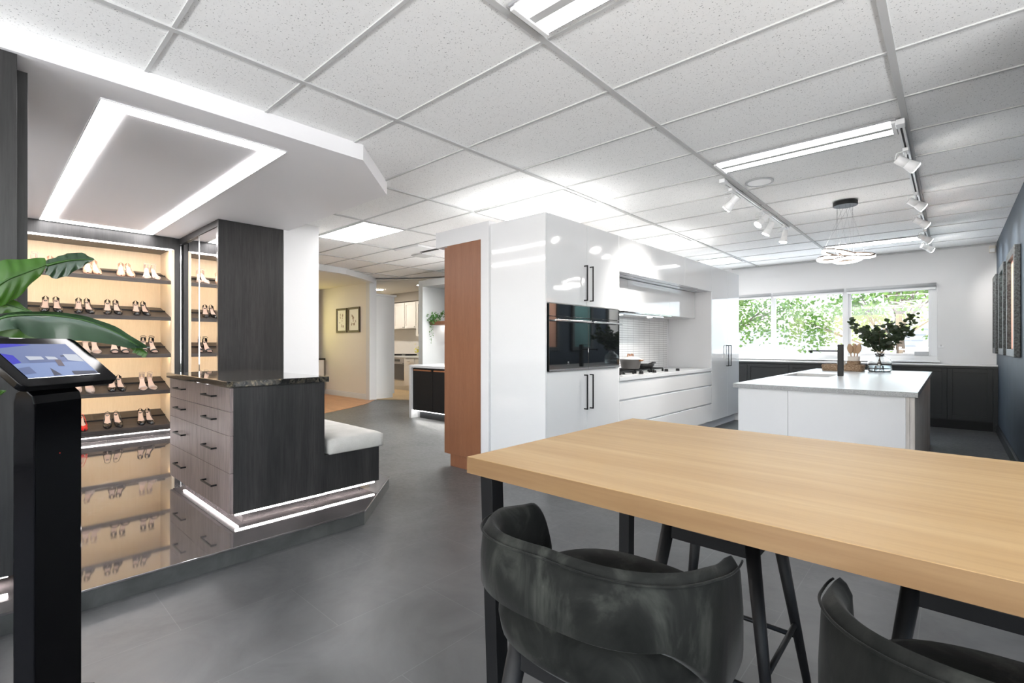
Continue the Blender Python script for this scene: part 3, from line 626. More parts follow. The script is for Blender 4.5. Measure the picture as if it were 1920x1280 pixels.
for x0, x1, z0, z1 in dr:
    d = du.part(MB().box(x0 + .0015, x1 - .0015, UY0, UY0 + .02, z0, z1), 'drawer', 'dark_wood_led_lit')
    cxs = [(x0 + x1) / 2 - .02] if x1 - x0 < 1 else [(UX0 + mid) / 2 - .02, (mid + UX1) / 2 - .02]
    for c_ in cxs:
        zc = (z0 + z1) / 2 + .01; h = MB(); h.box(c_ - .11, c_ + .11, UY0 - .034, UY0 - .028, zc - .005, zc + .005).box(c_ - .11, c_ - .10, UY0 - .03, UY0, zc - .005, zc + .005).box(c_ + .10, c_ + .11, UY0 - .03, UY0, zc - .005, zc + .005)
        h.build('handle', 'black_metal', d)
du.part(MB().box(UX0 + .15, UX1 - .06, UY0 + .055, UY0 + .07, .140, .1495), 'led_strip', 'led_pink')
du.part(MB().box(UX1 - .012, UX1 + .004, UY0 + .03, UY1, .139, .1495), 'led_strip', 'led_pink')
du.part(MB().box(UX1 - .012, UX1 + .004, UY0 + .02, UY1, .15, .930), 'side_panel', 'dark_wood', bevel=.001)
tag(MB().box(UX0 - .02, UX1 + .015, UY0 - .02, UY1 + .03, .9355, .974).build('stone_counter', 'figured_stone', bevel=.004), 'polished dark figured stone top on the drawer island', 'countertop')
bn = T('window_bench', (-3.9, 1.9, PZ), 'low dark wood bench base behind the drawer island with a glowing plinth', 'bench')
bn.o.name = 'upholstered_bench'
bn.part(MB().box(UX0, UX1, UY1 + .001, 2.10, .15, .415), 'body', 'dark_wood', bevel=.001)
bn.part(MB().box(UX0 + .14, UX1 - .15, UY1 + .001, 2.03, PZ, .15), 'plinth', 'dark_wood')
bn.part(MB().box(UX1 - .016, UX1, UY1 + .001, 2.06, .139, .1495), 'led_strip', 'led_pink')
cu = MB(); nx, ny = 30, 12; rows = []
for i in range(nx + 1):
    r_ = []
    for j in range(ny + 1):
        x = -4.66 + (UX1 + .02 + 4.66) * i / nx; y = UY1 + .032 + (2.125 - UY1 - .032) * j / ny
        ex = min(1, min(i, nx - i) / 2); ey = min(1, min(j, ny - j) / 2); bulge = .018 * math.sin(PI * i / nx) ** .5 * math.sin(PI * j / ny) ** .5
        dim = -.012 * max(0, 1 - math.hypot((x + 3.55) / .05, (y - 1.9) / .05)) - .012 * max(0, 1 - math.hypot((x + 4.05) / .05, (y - 1.9) / .05))
        r_.append((x, y, .530 + bulge + dim - .010 * (1 - ex) - .010 * (1 - ey)))
    rows.append(r_)
V = cu.grid(rows); bd = [V[i][0] for i in range(nx + 1)] + [V[nx][j] for j in range(1, ny + 1)] + [V[i][ny] for i in range(nx - 1, -1, -1)] + [V[0][j] for j in range(ny - 1, 0, -1)]
lo = [cu.bm.verts.new((v.co.x, v.co.y, .425)) for v in bd]; lo2 = [cu.bm.verts.new((v.co.x * .99 + -.04, v.co.y * .99 + .019, .4155)) for v in bd]
for i in range(len(bd)):
    j = (i + 1) % len(bd); cu._f([bd[i], bd[j], lo[j], lo[i]], True); cu._f([lo[i], lo[j], lo2[j], lo2[i]], True)
cu._f(lo2)
tag(cu.build('bench_cushion', 'linen', bevel=.0), 'thick pale linen seat cushion on the dark bench', 'cushion')

# ================================================================ LEFT DARK CABINET
lc = T('dark_tall_cabinet', (-3.6, -.2, PZ), 'tall charcoal wood cabinet at the left edge of the picture with a glowing plinth', 'cabinet')
lc.part(MB().box(-3.95, -3.17, -.55, .128, .15, BU - .002), 'body', 'dark_wood', bevel=.001)
lc.part(MB().box(-3.95, -3.28, .128, .168, PZ, BU - .03), 'end_panel', 'dark_wood', bevel=.001)
lc.part(MB().box(-3.85, -3.27, -.55, .04, PZ, .15), 'plinth', 'platform_edge'); lc.part(MB().box(-3.23, -3.20, -.55, .10, .137, .149), 'led_strip', 'led_pink')

# ================================================================ KIOSK
kx = empty('tablet_kiosk', (-2.195, .158, 0)); tag(kx, 'glossy black floor stand with a slim flat column at the left edge', 'stand')
kx.rotation_euler = (0, 0, math.radians(-47.87))   # local +y faces the viewer's right
# local frame: +x = (0.671,-0.742)?  column width along x, front face towards +y
k_ = MB()
sec = [(-.028, 0), (-.028, 1.02), (-.02, 1.052), (0, 1.062), (.010, 1.062), (.034, 1.040), (.040, 1.015), (.040, 0)]
lo = [k_.bm.verts.new((-.083, y, z)) for y, z in sec]; hi = [k_.bm.verts.new((.083, y, z)) for y, z in sec]
k_._f(lo); k_._f(hi[::-1])
for i in range(len(sec)): k_._f([lo[i], lo[(i + 1) % len(sec)], hi[(i + 1) % len(sec)], hi[i]])
k_.build('column', 'black_gloss', kx, bevel=.004)
MB().box(-.12, .10, -.16, .055, 0, .012).build('base_plate', 'black_gloss', kx, bevel=.004)
MB().cyl((0, .0405, .845), (0, .042, .845), .0015, n=8).build('indicator', 'shoe_red', kx)
tk = empty('wall_tablet', (-2.19, .165, 1.055)); tk.name = 'tablet_display'; tag(tk, 'tilted black tablet display showing a blue showroom picture, on the black stand', 'tablet')
tk.rotation_euler = (0, 0, math.radians(-47.87))
def tl(x, v, n=0):   # tablet plane: x along, v up the slope (0 bottom), n out of the screen
    up = Vector((0, -.112, .098)).normalized(); nr = Vector((0, .098, .112)).normalized()
    return Vector((x, .052, .042)) + up * v + nr * n
def rrect(x0, x1, v0, v1, r, k=5):
    o = []
    for cx_, cv, a0 in ((x1 - r, v1 - r, 0), (x0 + r, v1 - r, 90), (x0 + r, v0 + r, 180), (x1 - r, v0 + r, 270)):
        for i in range(k + 1): a = math.radians(a0 + 90 * i / k); o.append((cx_ + r * math.cos(a), cv + r * math.sin(a)))
    return o
def slab(pts, n0, n1):
    m = MB(); lo = [m.bm.verts.new(tl(x, v, n0)) for x, v in pts]; hi = [m.bm.verts.new(tl(x, v, n1)) for x, v in pts]
    m._f(lo[::-1]); m._f(hi); N = len(pts)
    for i in range(N): m._f([lo[i], lo[(i + 1) % N], hi[(i + 1) % N], hi[i]])
    return m
slab(rrect(-.185, .165, -.035, .190, .022), -.022, 0).build('enclosure', 'black_gloss', tk, bevel=.003)
sc = MB()
SX0, SX1, SV0, SV1 = -.125, .125, .0, .158
def sq(mi, *p):
    sc.mi = mi; n = .0012 + .0002 * mi; sc.quad(*[tl(SX1 + (SX0 - SX1) * u, SV0 + (SV1 - SV0) * v, n) for u, v in p])
# u runs from the viewer's left to right
sq(0, (0, 0), (1, 0), (1, 1), (0, 1)); sq(1, (0, .0), (1, 0), (1, .42), (0, .42)); sq(2, (0, .40), (.12, .44), (.12, .66), (0, .72)); sq(2, (0, .86), (.5, .97), (.3, 1), (0, 1))
sq(3, (.62, 0), (1, 0), (.98, .10), (.64, .13)); sq(4, (.0, .28), (.16, .32), (.16, .12), (0, .10)); sq(4, (.22, .42), (.70, .44), (.66, .56), (.24, .60)); sq(5, (.25, .50), (.45, .51), (.45, .60), (.25, .62)); sq(5, (.5, .5), (.64, .5), (.63, .58), (.5, .6))
sq(3, (.34, .02), (.46, .03), (.40, .26)); sq(6, (.54, .30), (.62, .28), (.66, .48), (.58, .50)); sq(5, (.76, .46), (.98, .40), (.98, .64), (.78, .66)); sq(3, (.72, .58), (.98, .62), (.98, .65), (.72, .62))
sc.build('screen', ['scr_sky', 'scr_pale', 'scr_blue', 'scr_dark', 'scr_mid', 'scr_white', 'scr_brown'], tk, recalc=False)
slab([(SX0 - .003, SV0 - .003), (SX1 + .003, SV0 - .003), (SX1 + .003, SV0), (SX0 - .003, SV0)], 0, .002).build('screen_edge', 'steel', tk)

# ================================================================ BANANA PLANT
plant = empty('banana_plant', (-2.655, -.34, 0)); tag(plant, 'large-leaved green banana plant reaching in from the left behind the tablet stand', 'plant')
pot = MB(); pot.lathe([(0, 0), (.14, 0), (.16, .05), (.20, .36), (.205, .38), (.19, .38), (.18, .35), (0, .34)], (0, 0, 0), 32)
po = pot.build('planter_pot', 'pot_grey'); po.location = (-2.655, -.34, 0); po.name = 'planter_pot'; tag(po, 'round dark planter pot holding the banana plant at the left', 'pot')
PL = Vector((-2.655, -.34, 0))
def leaf(mid, wu, wl, m_, side, drop_u=0.0, drop_l=0.0, nm='leaf', fold=0):
    # mid: world points of the midrib; wu/wl half widths above/below; side: vector in which the blade extends
    mid = [Vector(p) - PL for p in mid]; n = 28; P_ = []
    def cr(t):
        k = t * (len(mid) - 1); i = min(int(k), len(mid) - 2); f = k - i
        p0 = mid[max(i - 1, 0)]; p1 = mid[i]; p2 = mid[i + 1]; p3 = mid[min(i + 2, len(mid) - 1)]
        return .5 * ((2 * p1) + (p2 - p0) * f + (2 * p0 - 5 * p1 + 4 * p2 - p3) * f * f + (-p0 + 3 * p1 - 3 * p2 + p3) * f ** 3)
    def li(a, t):
        k = t * (len(a) - 1); i = min(int(k), len(a) - 2); return a[i] + (a[i + 1] - a[i]) * (k - i)
    rows = []
    sd = Vector(side).normalized(); out = Vector((.74, .67, 0))
    for i in range(n + 1):
        t = i / n; c = cr(t); a, b_ = li(wu, t), li(wl, t)
        rp = .004 * math.sin(t * 34)
        r_ = [c + sd * a * q + out * (-.35 * a * q * q + drop_u * q * q + rp * q) for q in (1, .66, .33)] + [c] + [c - sd * b_ * q + out * (-.30 * b_ * q * q + drop_l * q * q + rp * q) for q in (.33, .66, 1)]
        rows.append(r_)
    m = MB(); m.grid(rows); o = m.build(nm, m_, plant, recalc=False)
    MB().tube([cr(i / 14) + out * .002 for i in range(15)], [.006 - .0045 * i / 14 for i in range(15)], 6).build('midrib', 'leaf_bright', o)
    return o
UP = (-.15, .13, 1)
A = [(-2.657, -0.044, 1.288), (-2.616, 0.061, 1.425), (-2.621, 0.124, 1.472), (-2.628, 0.185, 1.51), (-2.627, 0.253, 1.538), (-2.619, 0.328, 1.551)]
leaf(A[:4], [.10, .085, .055, .03], [.02, .05, .12, .11, .03], 'leaf_bright', UP)  # leaf base; its backlit brightness is put into the green
leaf(A[3:], [.02, .022, .03, .03, .0], [.01, .05, .075, .07, .03, .0], 'leaf_deep', UP)  # tip of the same leaf; its bluish reflected light is put in the colour
Cc = [(-2.554, -0.017, 1.244), (-2.499, 0.059, 1.294), (-2.479, 0.118, 1.307), (-2.469, 0.194, 1.308), (-2.447, 0.281, 1.291), (-2.428, 0.366, 1.249), (-2.417, 0.443, 1.191)]
leaf(Cc, [.01, .018, .012, .012, .01, .008, 0], [.02, .04, .05, .085, .10, .085, .07, .05, .0], 'leaf_deep', (-.1, .2, 1), .03, .05)
leaf([Vector(p) + Vector((-.03, -.02, -.004)) for p in Cc[:5]], [.0, .0, .0, .0], [.04, .05, .075, .10, .06], 'leaf_bright', (-.1, .3, 1))
leaf([(-2.423, 0.41, 1.215), (-2.418, 0.435, 1.195), (-2.40, 0.465, 1.165)], [.02, .012, 0], [.0, .03, .02], 'leaf_bright', (-.4, .3, 1))
leaf([(-2.70, -.06, 1.40), (-2.688, 0.02, 1.375), (-2.673, 0.09, 1.35), (-2.665, 0.150, 1.325)], [.10, .08, .035, 0], [.10, .07, .03, 0], 'leaf_bright', UP)
leaf([(-2.58, -0.05, 0.96), (-2.57, 0.02, 0.99), (-2.586, 0.075, 1.03)], [.05, .04, .0], [.05, .05, .0], 'leaf_bright', UP)
st = MB()
for e_ in (A[0], Cc[0], (-2.70, -.06, 1.40), (-2.58, -.05, .96)):
    e_ = Vector(e_) - PL; st.tube([(0, 0, .34), Vector((.02, 0, .34)) * .4 + e_ * .5 + Vector((-.05, -.03, .1)), e_], [.022, .014, .007], 8)
st.build('stems', 'leaf_bright', plant)

# ================================================================ WHITE KITCHEN RUN
KF, KB = -2.50, -3.14
Y0k, Y1k, Y2k, Y3k, KT = 3.178, 4.39, 6.965, 8.142, 2.305
def dhandle(z0, z1, y, par, x=KF, s=1, m_='black_metal', r=.035):
    h = MB(); h.box(x + s * r - .005, x + s * r + .005, y - .005, y + .005, z0, z1).box(min(x, x + s * r), max(x, x + s * r), y - .005, y + .005, z0, z0 + .010).box(min(x, x + s * r), max(x, x + s * r), y - .005, y + .005, z1 - .010, z1)
    return h.build('handle', m_, par)
def door(t_, y0, y1, z0, z1, x=KF, nm='door', m_='gloss_white'):
    return t_.part(MB().box(x - .018, x, y0 + .0015, y1 - .0015, z0 + .0015, z1 - .0015), nm, m_, bevel=.0012)
ot = T('oven_cabinet', (-2.82, 3.78, 0), 'tall gloss white cabinet housing the two black ovens, with black bar handles', 'cabinet')
ot.part(MB().box(KB, KF, Y0k, Y0k + .02, 0, KT), 'side_panel', 'gloss_white', bevel=.001)
c = MB(); c.box(KB, KF - .02, Y0k + .0205, Y1k, .12, .968).box(KB, KF - .02, Y0k + .0205, Y1k, 1.552, KT).box(KB, KB + .02, Y0k + .0205, Y1k, .968, 1.552).box(KB, KF, Y1k - .012, Y1k, .12, KT); ot.part(c, 'body', 'plain_white')
ot.part(MB().box(KB + .02, KF - .06, Y0k + .0205, Y1k, 0, .12), 'kickboard', 'gloss_edge')
ym = 3.80
for y0, y1, hy in ((Y0k + .02, ym, ym - .045), (ym, Y1k - .012, ym + .05)):
    dhandle(1.60, 1.925, hy, door(ot, y0, y1, 1.555, KT)); dhandle(.605, .925, hy, door(ot, y0, y1, .12, .965))
for y0, y1, ds in ((Y0k + .035, ym - .002, 'left of the two black built-in ovens, its long bar handle unbroken'), (ym + .002, Y1k - .022, 'right of the two black built-in ovens, nearer the cooktop')):
    ov = T('wall_oven', (-2.6, (y0 + y1) / 2, .972), ds, 'oven', 'black built-in ovens')
    ov.part(MB().box(KF - .50, KF - .005, y0 + .01, y1 - .01, .974, 1.546), 'housing', 'black_satin')
    ov.part(MB().box(KF - .004, KF + .014, y0, y1, 1.442, 1.548), 'control_panel', 'black_glass', bevel=.001)
    d = ov.part(MB().box(KF - .004, KF + .014, y0, y1, .974, 1.438), 'door', 'black_glass', bevel=.001)
    h = MB(); h.box(KF + .045, KF + .058, y0 + .035, y1 - .012, 1.398, 1.414).box(KF + .014, KF + .048, y0 + .06, y0 + .075, 1.400, 1.412).box(KF + .014, KF + .048, y1 - .055, y1 - .04, 1.400, 1.412); h.build('handle', 'steel', d, bevel=.002)
    MB().box(KF + .0141, KF + .0148, y0, y1, .974, .990).build('lower_trim', 'steel', d)
    if 'left' in ds[:4]: q = MB(); yc = (y0 + y1) / 2 - .02; q.prism([(0, 0)] * 0 or [(KF + .0142, yc - .014), (KF + .0148, yc - .014), (KF + .0148, yc + .014), (KF + .0142, yc + .014)], 1.028, 1.033); q.box(KF + .0142, KF + .0148, yc - .010, yc + .010, 1.040, 1.052); q.build('maker_mark', 'steel', d)
# cooking bay -----------------------------------------------------
hc = T('overhead_cabinet', (-2.8, 5.68, 1.94), 'gloss white overhead cabinets bridging the cooking bay', 'cabinet')
hc.part(MB().box(KB, KF - .02, Y1k + .0005, Y2k, 2.0, KT), 'body', 'plain_white')
yy = [Y1k, 5.10, 6.03, Y2k]
for a, b_ in zip(yy, yy[1:]): door(hc, a, b_, 1.945, KT)
hc.part(MB().box(-2.60, KF - .02, Y1k + .0005, Y2k - .0005, 1.945, 2.0).box(-2.73, -2.615, Y1k + .0005, Y2k - .0005, 1.945, 2.0), 'soffit', 'gloss_edge'); hc.part(MB().box(-2.615, -2.60, Y1k + .0005, Y2k - .0005, 1.965, 2.0), 'soffit_gap', 'shadow_gap')
rh = T('rangehood_cabinet', (-2.9, 5.68, 1.57), 'gloss white upper cabinet inside the bay hiding the rangehood', 'cabinet')
rh.part(MB().box(KB + .02, -2.75, Y1k + .001, Y2k - .021, 1.575, 1.944), 'body', 'plain_white')
for a, b_ in ((Y1k + .001, 4.98), (4.98, 6.10), (6.10, Y2k - .021)): door(rh, a, b_, 1.575, 1.943, x=-2.73)
hd = T('rangehood', (-2.8, 5.2, 1.555), 'slim slide-out rangehood with lit underside above the cooktop', 'rangehood')
hd.part(MB().box(-3.05, -2.66, 4.78, 6.0, 1.552, 1.570), 'visor', 'black_glass', bevel=.002); hd.part(MB().box(-3.04, -2.76, 4.80, 5.98, 1.545, 1.552), 'filter', 'steel')
for y in (5.0, 5.75): hd.part(MB().cyl((-2.84, y, 1.5445), (-2.84, y, 1.541), .032, n=20), 'lamp', 'led_white')
st_ = T('bay_lining', (-3.1, 5.68, .868), 'white back and side lining panels of the cooking bay', 'panel')
st_.part(MB().box(KB, KB + .012, Y1k + .001, Y2k - .001, .868, 1.575), 'back_panel', 'satin_white'); st_.part(MB().box(KB + .012, KF, Y2k - .020, Y2k - .0005, .868, 1.944), 'side_lining', 'satin_white')
tag(box1('mosaic_splashback', 'mosaic', KB + .013, KB + .022, Y1k + .001, Y2k - .10, .868, 1.545), 'white finger-tile splashback behind the cooktop', 'splashback')
kb = T('base_drawer_cabinet', (-2.8, 5.68, 0), 'long gloss white base unit with three wide drawers under the cooktop', 'drawers')
kb.part(MB().box(KB, KF - .022, Y1k + .0005, Y2k - .0005, .12, .828), 'body', 'plain_white'); kb.part(MB().box(KB + .02, KF - .06, Y1k + .0005, Y2k - .0005, 0, .12), 'kickboard', 'gloss_edge')
for z0, z1 in ((.635, .800), (.378, .615), (.125, .358)):
    d = kb.part(MB().box(KF - .02, KF, Y1k + .002, Y2k - .002, z0, z1), 'drawer', 'gloss_white', bevel=.0015)
    MB().box(KF - .022, KF - .012, Y1k + .002, Y2k - .002, z1, z1 + .018).build('finger_pull', 'gloss_edge', d)
tag(MB().box(KB + .013, KF + .008, Y1k + .001, Y2k - .021, .829, .867).build('kitchen_worktop', 'quartz', bevel=.002), 'pale speckled quartz worktop under the gas cooktop', 'worktop')
# cooktop
WZ = .868
ck = T('gas_cooktop', (-2.78, 5.15, WZ), 'black and steel gas cooktop with cast iron trivets set on the pale worktop', 'cooktop')
ck.part(MB().box(-2.98, -2.58, 4.60, 5.80, WZ, WZ + .006), 'glass_plate', 'satin_white', bevel=.002)
for bx, by, r in ((-2.70, 4.76, .045), (-2.88, 4.76, .035), (-2.79, 5.14, .06), (-2.70, 5.50, .04), (-2.88, 5.50, .045)):
    ck.part(MB().lathe([(r * 1.2, 0), (r * 1.2, .008), (r, .014), (r, .024), (r * .7, .028), (0, .028)], (bx, by, WZ + .006), 20), 'burner', 'black_satin')
for by, w in ((4.76, .15), (5.13, .17), (5.50, .15)):
    g = MB()
    for x in (-2.94, -2.62): g.box(x - .006, x + .006, by - w, by + w, WZ + .036, WZ + .048)
    for y in (by - w, by, by + w): g.box(-2.94, -2.62, y - .006, y + .006, WZ + .036, WZ + .050)
    g.box(-2.79, -2.775, by - w, by + w, WZ + .036, WZ + .050)
    for x in (-2.94, -2.62):
        for y in (by - w, by + w): g.box(x - .009, x + .009, y - .009, y + .009, WZ + .006, WZ + .04)
    ck.part(g, 'trivet', 'black_satin')
for y in (4.98, 5.30, 5.62, 5.95): ck.part(MB().lathe([(.024, 0), (.022, .026), (.018, .030), (0, .030)], (-2.56, y, WZ + (.006 if y < 5.8 else 0)), 16), 'knob', 'black_satin')
pz = WZ + .050
po_ = T('cooking_pot', (-2.78, 5.14, pz), 'dark grey stock pot with a pale lid and copper handles on the cooktop', 'pot')
po_.part(MB().lathe([(0, 0), (.095, 0), (.105, .01), (.125, .105), (.128, .112), (.120, .112), (.118, .105), (.1, .015), (0, .012)], (-2.78, 5.14, pz), 36), 'pot_body', 'pot_grey')
po_.part(MB().lathe([(.127, .112), (.115, .122), (.06, .140), (.015, .146), (0, .146)], (-2.78, 5.14, pz), 36), 'lid', 'satin_white')
for dy in (-.04, .04): po_.part(MB().tube([(-2.78 - .0, 5.14 + dy - .025, pz + .142), (-2.78, 5.14 + dy - .02, pz + .168), (-2.78, 5.14 + dy + .02, pz + .168), (-2.78, 5.14 + dy + .025, pz + .142)], .008, 8), 'lid_handle', 'copper')
po_.part(MB().tube([(-2.655, 5.11, pz + .095), (-2.63, 5.12, pz + .100), (-2.63, 5.16, pz + .100), (-2.655, 5.17, pz + .095)], .007, 8), 'side_handle', 'copper')
fp = T('frying_pan', (-2.79, 5.50, pz), 'dark low pan with a black handle right of the stock pot', 'pan')
fp.part(MB().lathe([(0, 0), (.10, 0), (.125, .045), (.122, .045), (.098, .005), (0, .005)], (-2.79, 5.50, pz), 32), 'pan_body', 'black_satin')
fp.part(MB().tube([(-2.79, 5.62, pz + .038), (-2.77, 5.68, pz + .055), (-2.76, 5.74, pz + .055)], [.009, .011, .010], 8), 'handle', 'black_satin')
# pantry
pa = T('pantry_cabinet', (-2.82, 7.55, 0), 'tall gloss white pantry with paired black handles at the far end of the kitchen run', 'cabinet')
pa.part(MB().box(KB, KF - .02, Y2k, Y3k - .02, .12, KT), 'body', 'plain_white'); pa.part(MB().box(KB, KF, Y3k - .0195, Y3k, 0, KT), 'side_panel', 'gloss_white', bevel=.001)
pa.part(MB().box(KB + .02, KF - .06, Y2k, Y3k - .02, 0, .12), 'kickboard', 'gloss_edge')
ypm = 7.56 + .05
dhandle(.875, 1.19, ypm - .05, door(pa, Y2k, ypm, .12, KT)); dhandle(.875, 1.19, ypm + .06, door(pa, ypm, Y3k - .02, .12, KT))
# walnut unit on the back of the kitchen
struct(MB().box(-3.245, -3.142, 3.155, 3.40, 0, 2.335).box(-3.9, -3.245, 3.155, 3.75, 2.18, 2.335).box(-3.245, -3.142, 3.40, 8.14, 0, 2.29).build('wall_partition', 'wall_white'))
wt = T('walnut_cabinet', (-3.5, 3.4, 0), 'tall walnut-veneered cabinet end standing beside the gloss white oven cabinet', 'cabinet')
wt.part(MB().box(-3.72, -3.247, 3.15, 3.75, .12, 2.178), 'body', 'walnut', bevel=.001); wt.part(MB().box(-3.762, -3.7205, 3.152, 3.75, .12, 2.165), 'door', 'walnut', bevel=.001)
wt.part(MB().box(-3.68, -3.247, 3.16, 3.75, 0, .119), 'kickboard', 'walnut')

# ================================================================ ISLAND
IX0, IX1, IY0, IY1, IZ = -1.378, -.169, 4.34, 7.80, .87
il = T('kitchen_island', (-.78, 6.05, 0), 'white-fronted kitchen island with grey vertical battens on its right side', 'island')
il.part(MB().box(IX0 + .045, IX1 - .07, IY0 + .06, IY1 - .04, .0, .70), 'body', 'plain_white')
xm_ = -.97
for a, b_ in ((IX0 + .03, xm_), (xm_, IX1 - .065)): il.part(MB().box(a + .001, b_ - .001, IY0 + .03, IY0 + .05, .02, IZ - .036), 'front_panel', 'satin_white', bevel=.001)
il.part(MB().box(IX0 + .03, IX0 + .044, IY0 + .05, IY1 - .04, .02, IZ - .036), 'side_panel', 'satin_white')
il.part(MB().box(IX1 - .0645, IX1 - .045, IY0 + .025, IY1 - .04, .0, IZ - .036), 'batten_backing', 'slat_grey')
ss = MB(); y = IY0 + .03
while y < IY1 - .10: ss.box(IX1 - .045, IX1 - .015, y, y + .052, 0, IZ - .037); y += .088
o_ = il.part(ss, 'batten_cladding', 'slat_grey', bevel=.003)
# worktop with sink cut-out
SXa, SXb, SYa, SYb = -1.33, -.915, 5.76, 6.42
wt_ = MB()
for x0, x1, y0, y1 in ((IX0, SXa, IY0, IY1), (SXb, IX1, IY0, IY1), (SXa, SXb, IY0, SYa), (SXa, SXb, SYb, IY1)): wt_.box(x0, x1, y0, y1, IZ - .0355, IZ)
bmesh.ops.remove_doubles(wt_.bm, verts=wt_.bm.verts, dist=.0001)
io = empty('island_worktop', (-.78, 6.05, IZ)); tag(io, 'thick pale grey quartz worktop of the island with a sink cut-out', 'worktop')
a_ = wt_.build('slab', 'quartz', io); a_.location = (.78, -6.05, -IZ)
a_ = MB().box(IX0 - .001, IX1 + .001, IY0 - .0015, IY0, IZ - .036, IZ - .0005).box(IX1, IX1 + .0015, IY0, IY1, IZ - .036, IZ - .0005).build('front_edge', 'quartz_edge', io); a_.location = (.78, -6.05, -IZ)
sk = T('sink', (-1.12, 6.09, .68), 'undermounted stainless sink in the island worktop', 'sink')
m_ = MB(); d_ = .002; a, b_, c_, e_ = SXa - .004, SXb + .004, SYa - .004, SYb + .004
m_.box(a, b_, c_, e_, .700, .703).box(a, a + d_, c_, e_, .703, IZ - .036).box(b_ - d_, b_, c_, e_, .703, IZ - .036).box(a, b_, c_, c_ + d_, .703, IZ - .036).box(a, b_, e_ - d_, e_, .703, IZ - .036)
sk.part(m_, 'basin', 'taupe'); sk.part(MB().cyl((-1.12, 6.09, .7032), (-1.12, 6.09, .706), .04, n=24), 'drain', 'chrome')
fa = T('kitchen_tap', (-.86, 6.10, IZ), 'matt black square-post kitchen tap on the island with a thin level spout', 'tap')
fa.part(MB().box(-.885, -.835, 6.075, 6.125, IZ, IZ + .33), 'post', 'black_metal', bevel=.003)
fa.part(MB().box(-1.15, -.885, 6.085, 6.115, IZ + .255, IZ + .268), 'spout', 'black_metal', bevel=.002)
fa.part(MB().cyl((-1.13, 6.10, IZ + .255), (-1.13, 6.10, IZ + .238), .012, n=12), 'nozzle', 'black_metal')
fa.part(MB().box(-1.03, -.86, 6.094, 6.106, IZ + .332, IZ + .337), 'lever', 'steel')
# tray, jars, spoons
tr_ = T('wicker_tray', (-1.0, 7.36, IZ), 'woven brown wicker tray on the far end of the island', 'tray')
rows = []
def rr_(x0, x1, y0, y1, r, k=6):
    o = []
    for cx_, cy, a0 in ((x1 - r, y1 - r, 0), (x0 + r, y1 - r, 90), (x0 + r, y0 + r, 180), (x1 - r, y0 + r, 270)):
        for i in range(k + 1): an = math.radians(a0 + 90 * i / k); o.append((cx_ + r * math.cos(an), cy + r * math.sin(an)))
    return o
tw = MB(); pts = [(p[0], p[1]) for p in rr_(-1.22, -.80, 7.22, 7.50, .06)]; TW_ = len(pts)
prof = [(0, 0), (.008, .02), (.004, .04), (.012, .065), (-.004, .072), (-.014, .06), (-.010, .012)]
R_ = []
for off, z in prof:
    R_.append([(-1.01 + (px + 1.01) * (1 + off / .2), 7.36 + (py - 7.36) * (1 + off / .14), IZ + z) for px, py in pts])
V = tw.grid(R_, True, True); tw._f(V[0]); tw._f(V[-1]); tr_.part(tw, 'basket', 'wicker')
rim = MB(); rim.tube([(p[0] * 1.0, p[1], IZ + .070) for p in pts + pts[:2]], .011, 6); tr_.part(rim, 'rim_braid', 'wicker')
jr = T('utensil_jar', (-.90, 7.36, IZ + .012), 'tall pale ceramic jar banded with wicker, standing on the tray', 'jar')
jr.part(MB().lathe([(0, 0), (.060, 0), (.064, .02), (.064, .17), (.058, .17), (.057, .02), (0, .015)], (-.90, 7.36, IZ + .012), 28), 'jar_body', 'ceramic')
jr.part(MB().lathe([(.066, .055), (.070, .07), (.070, .10), (.066, .115)], (-.90, 7.36, IZ + .012), 28), 'wicker_band', 'wicker')
m2 = T('ceramic_mug', (-1.03, 7.36, IZ + .012), 'small pale ceramic mug on the wicker tray left of the tall jar', 'mug')
m2.part(MB().lathe([(0, 0), (.04, 0), (.045, .02), (.045, .105), (.041, .105), (.04, .015), (0, .012)], (-1.03, 7.36, IZ + .012), 24), 'mug_body', 'ceramic')
m2.part(MB().tube([(-1.03, 7.36 - .044, IZ + .03), (-1.03, 7.36 - .075, IZ + .05), (-1.03, 7.36 - .075, IZ + .085), (-1.03, 7.36 - .044, IZ + .10)], .005, 6), 'handle', 'ceramic')
for k, (dx, dy, tx, ds) in enumerate(((-.025, 0, -.10, 'leftmost'), (.005, .012, .02, 'middle'), (.028, -.008, .14, 'rightmost'))):
    sp_ = T('wooden_spoon', (-.90 + dx, 7.36 + dy, IZ + .03), 'broad wooden spoon standing in the ceramic jar, %s of three' % ds, 'utensil', 'wooden utensils in the jar')
    p0 = Vector((-.90 + dx * .5, 7.36 + dy, IZ + .03)); ax = Vector((tx, 0, 1)).normalized()
    sp_.part(MB().tube([p0, p0 + ax * .2], .006, 8), 'shaft', 'wood_spoon')
    b_ = MB(); rows = []
    for i in range(9):
        q = i / 8; w = .030 * math.sin(PI * min(.97, q * .78 + .12)) + .002; c0 = p0 + ax * (.19 + .12 * q)
        rows.append([c0 + Vector((w * math.cos(a), .006 * math.sin(a), 0)) for a in [2 * PI * j / 8 for j in range(8)]])
    V = b_.grid(rows, True, True); b_._f(V[0]); b_._f(V[-1]); sp_.part(b_, 'bowl', 'wood_spoon')
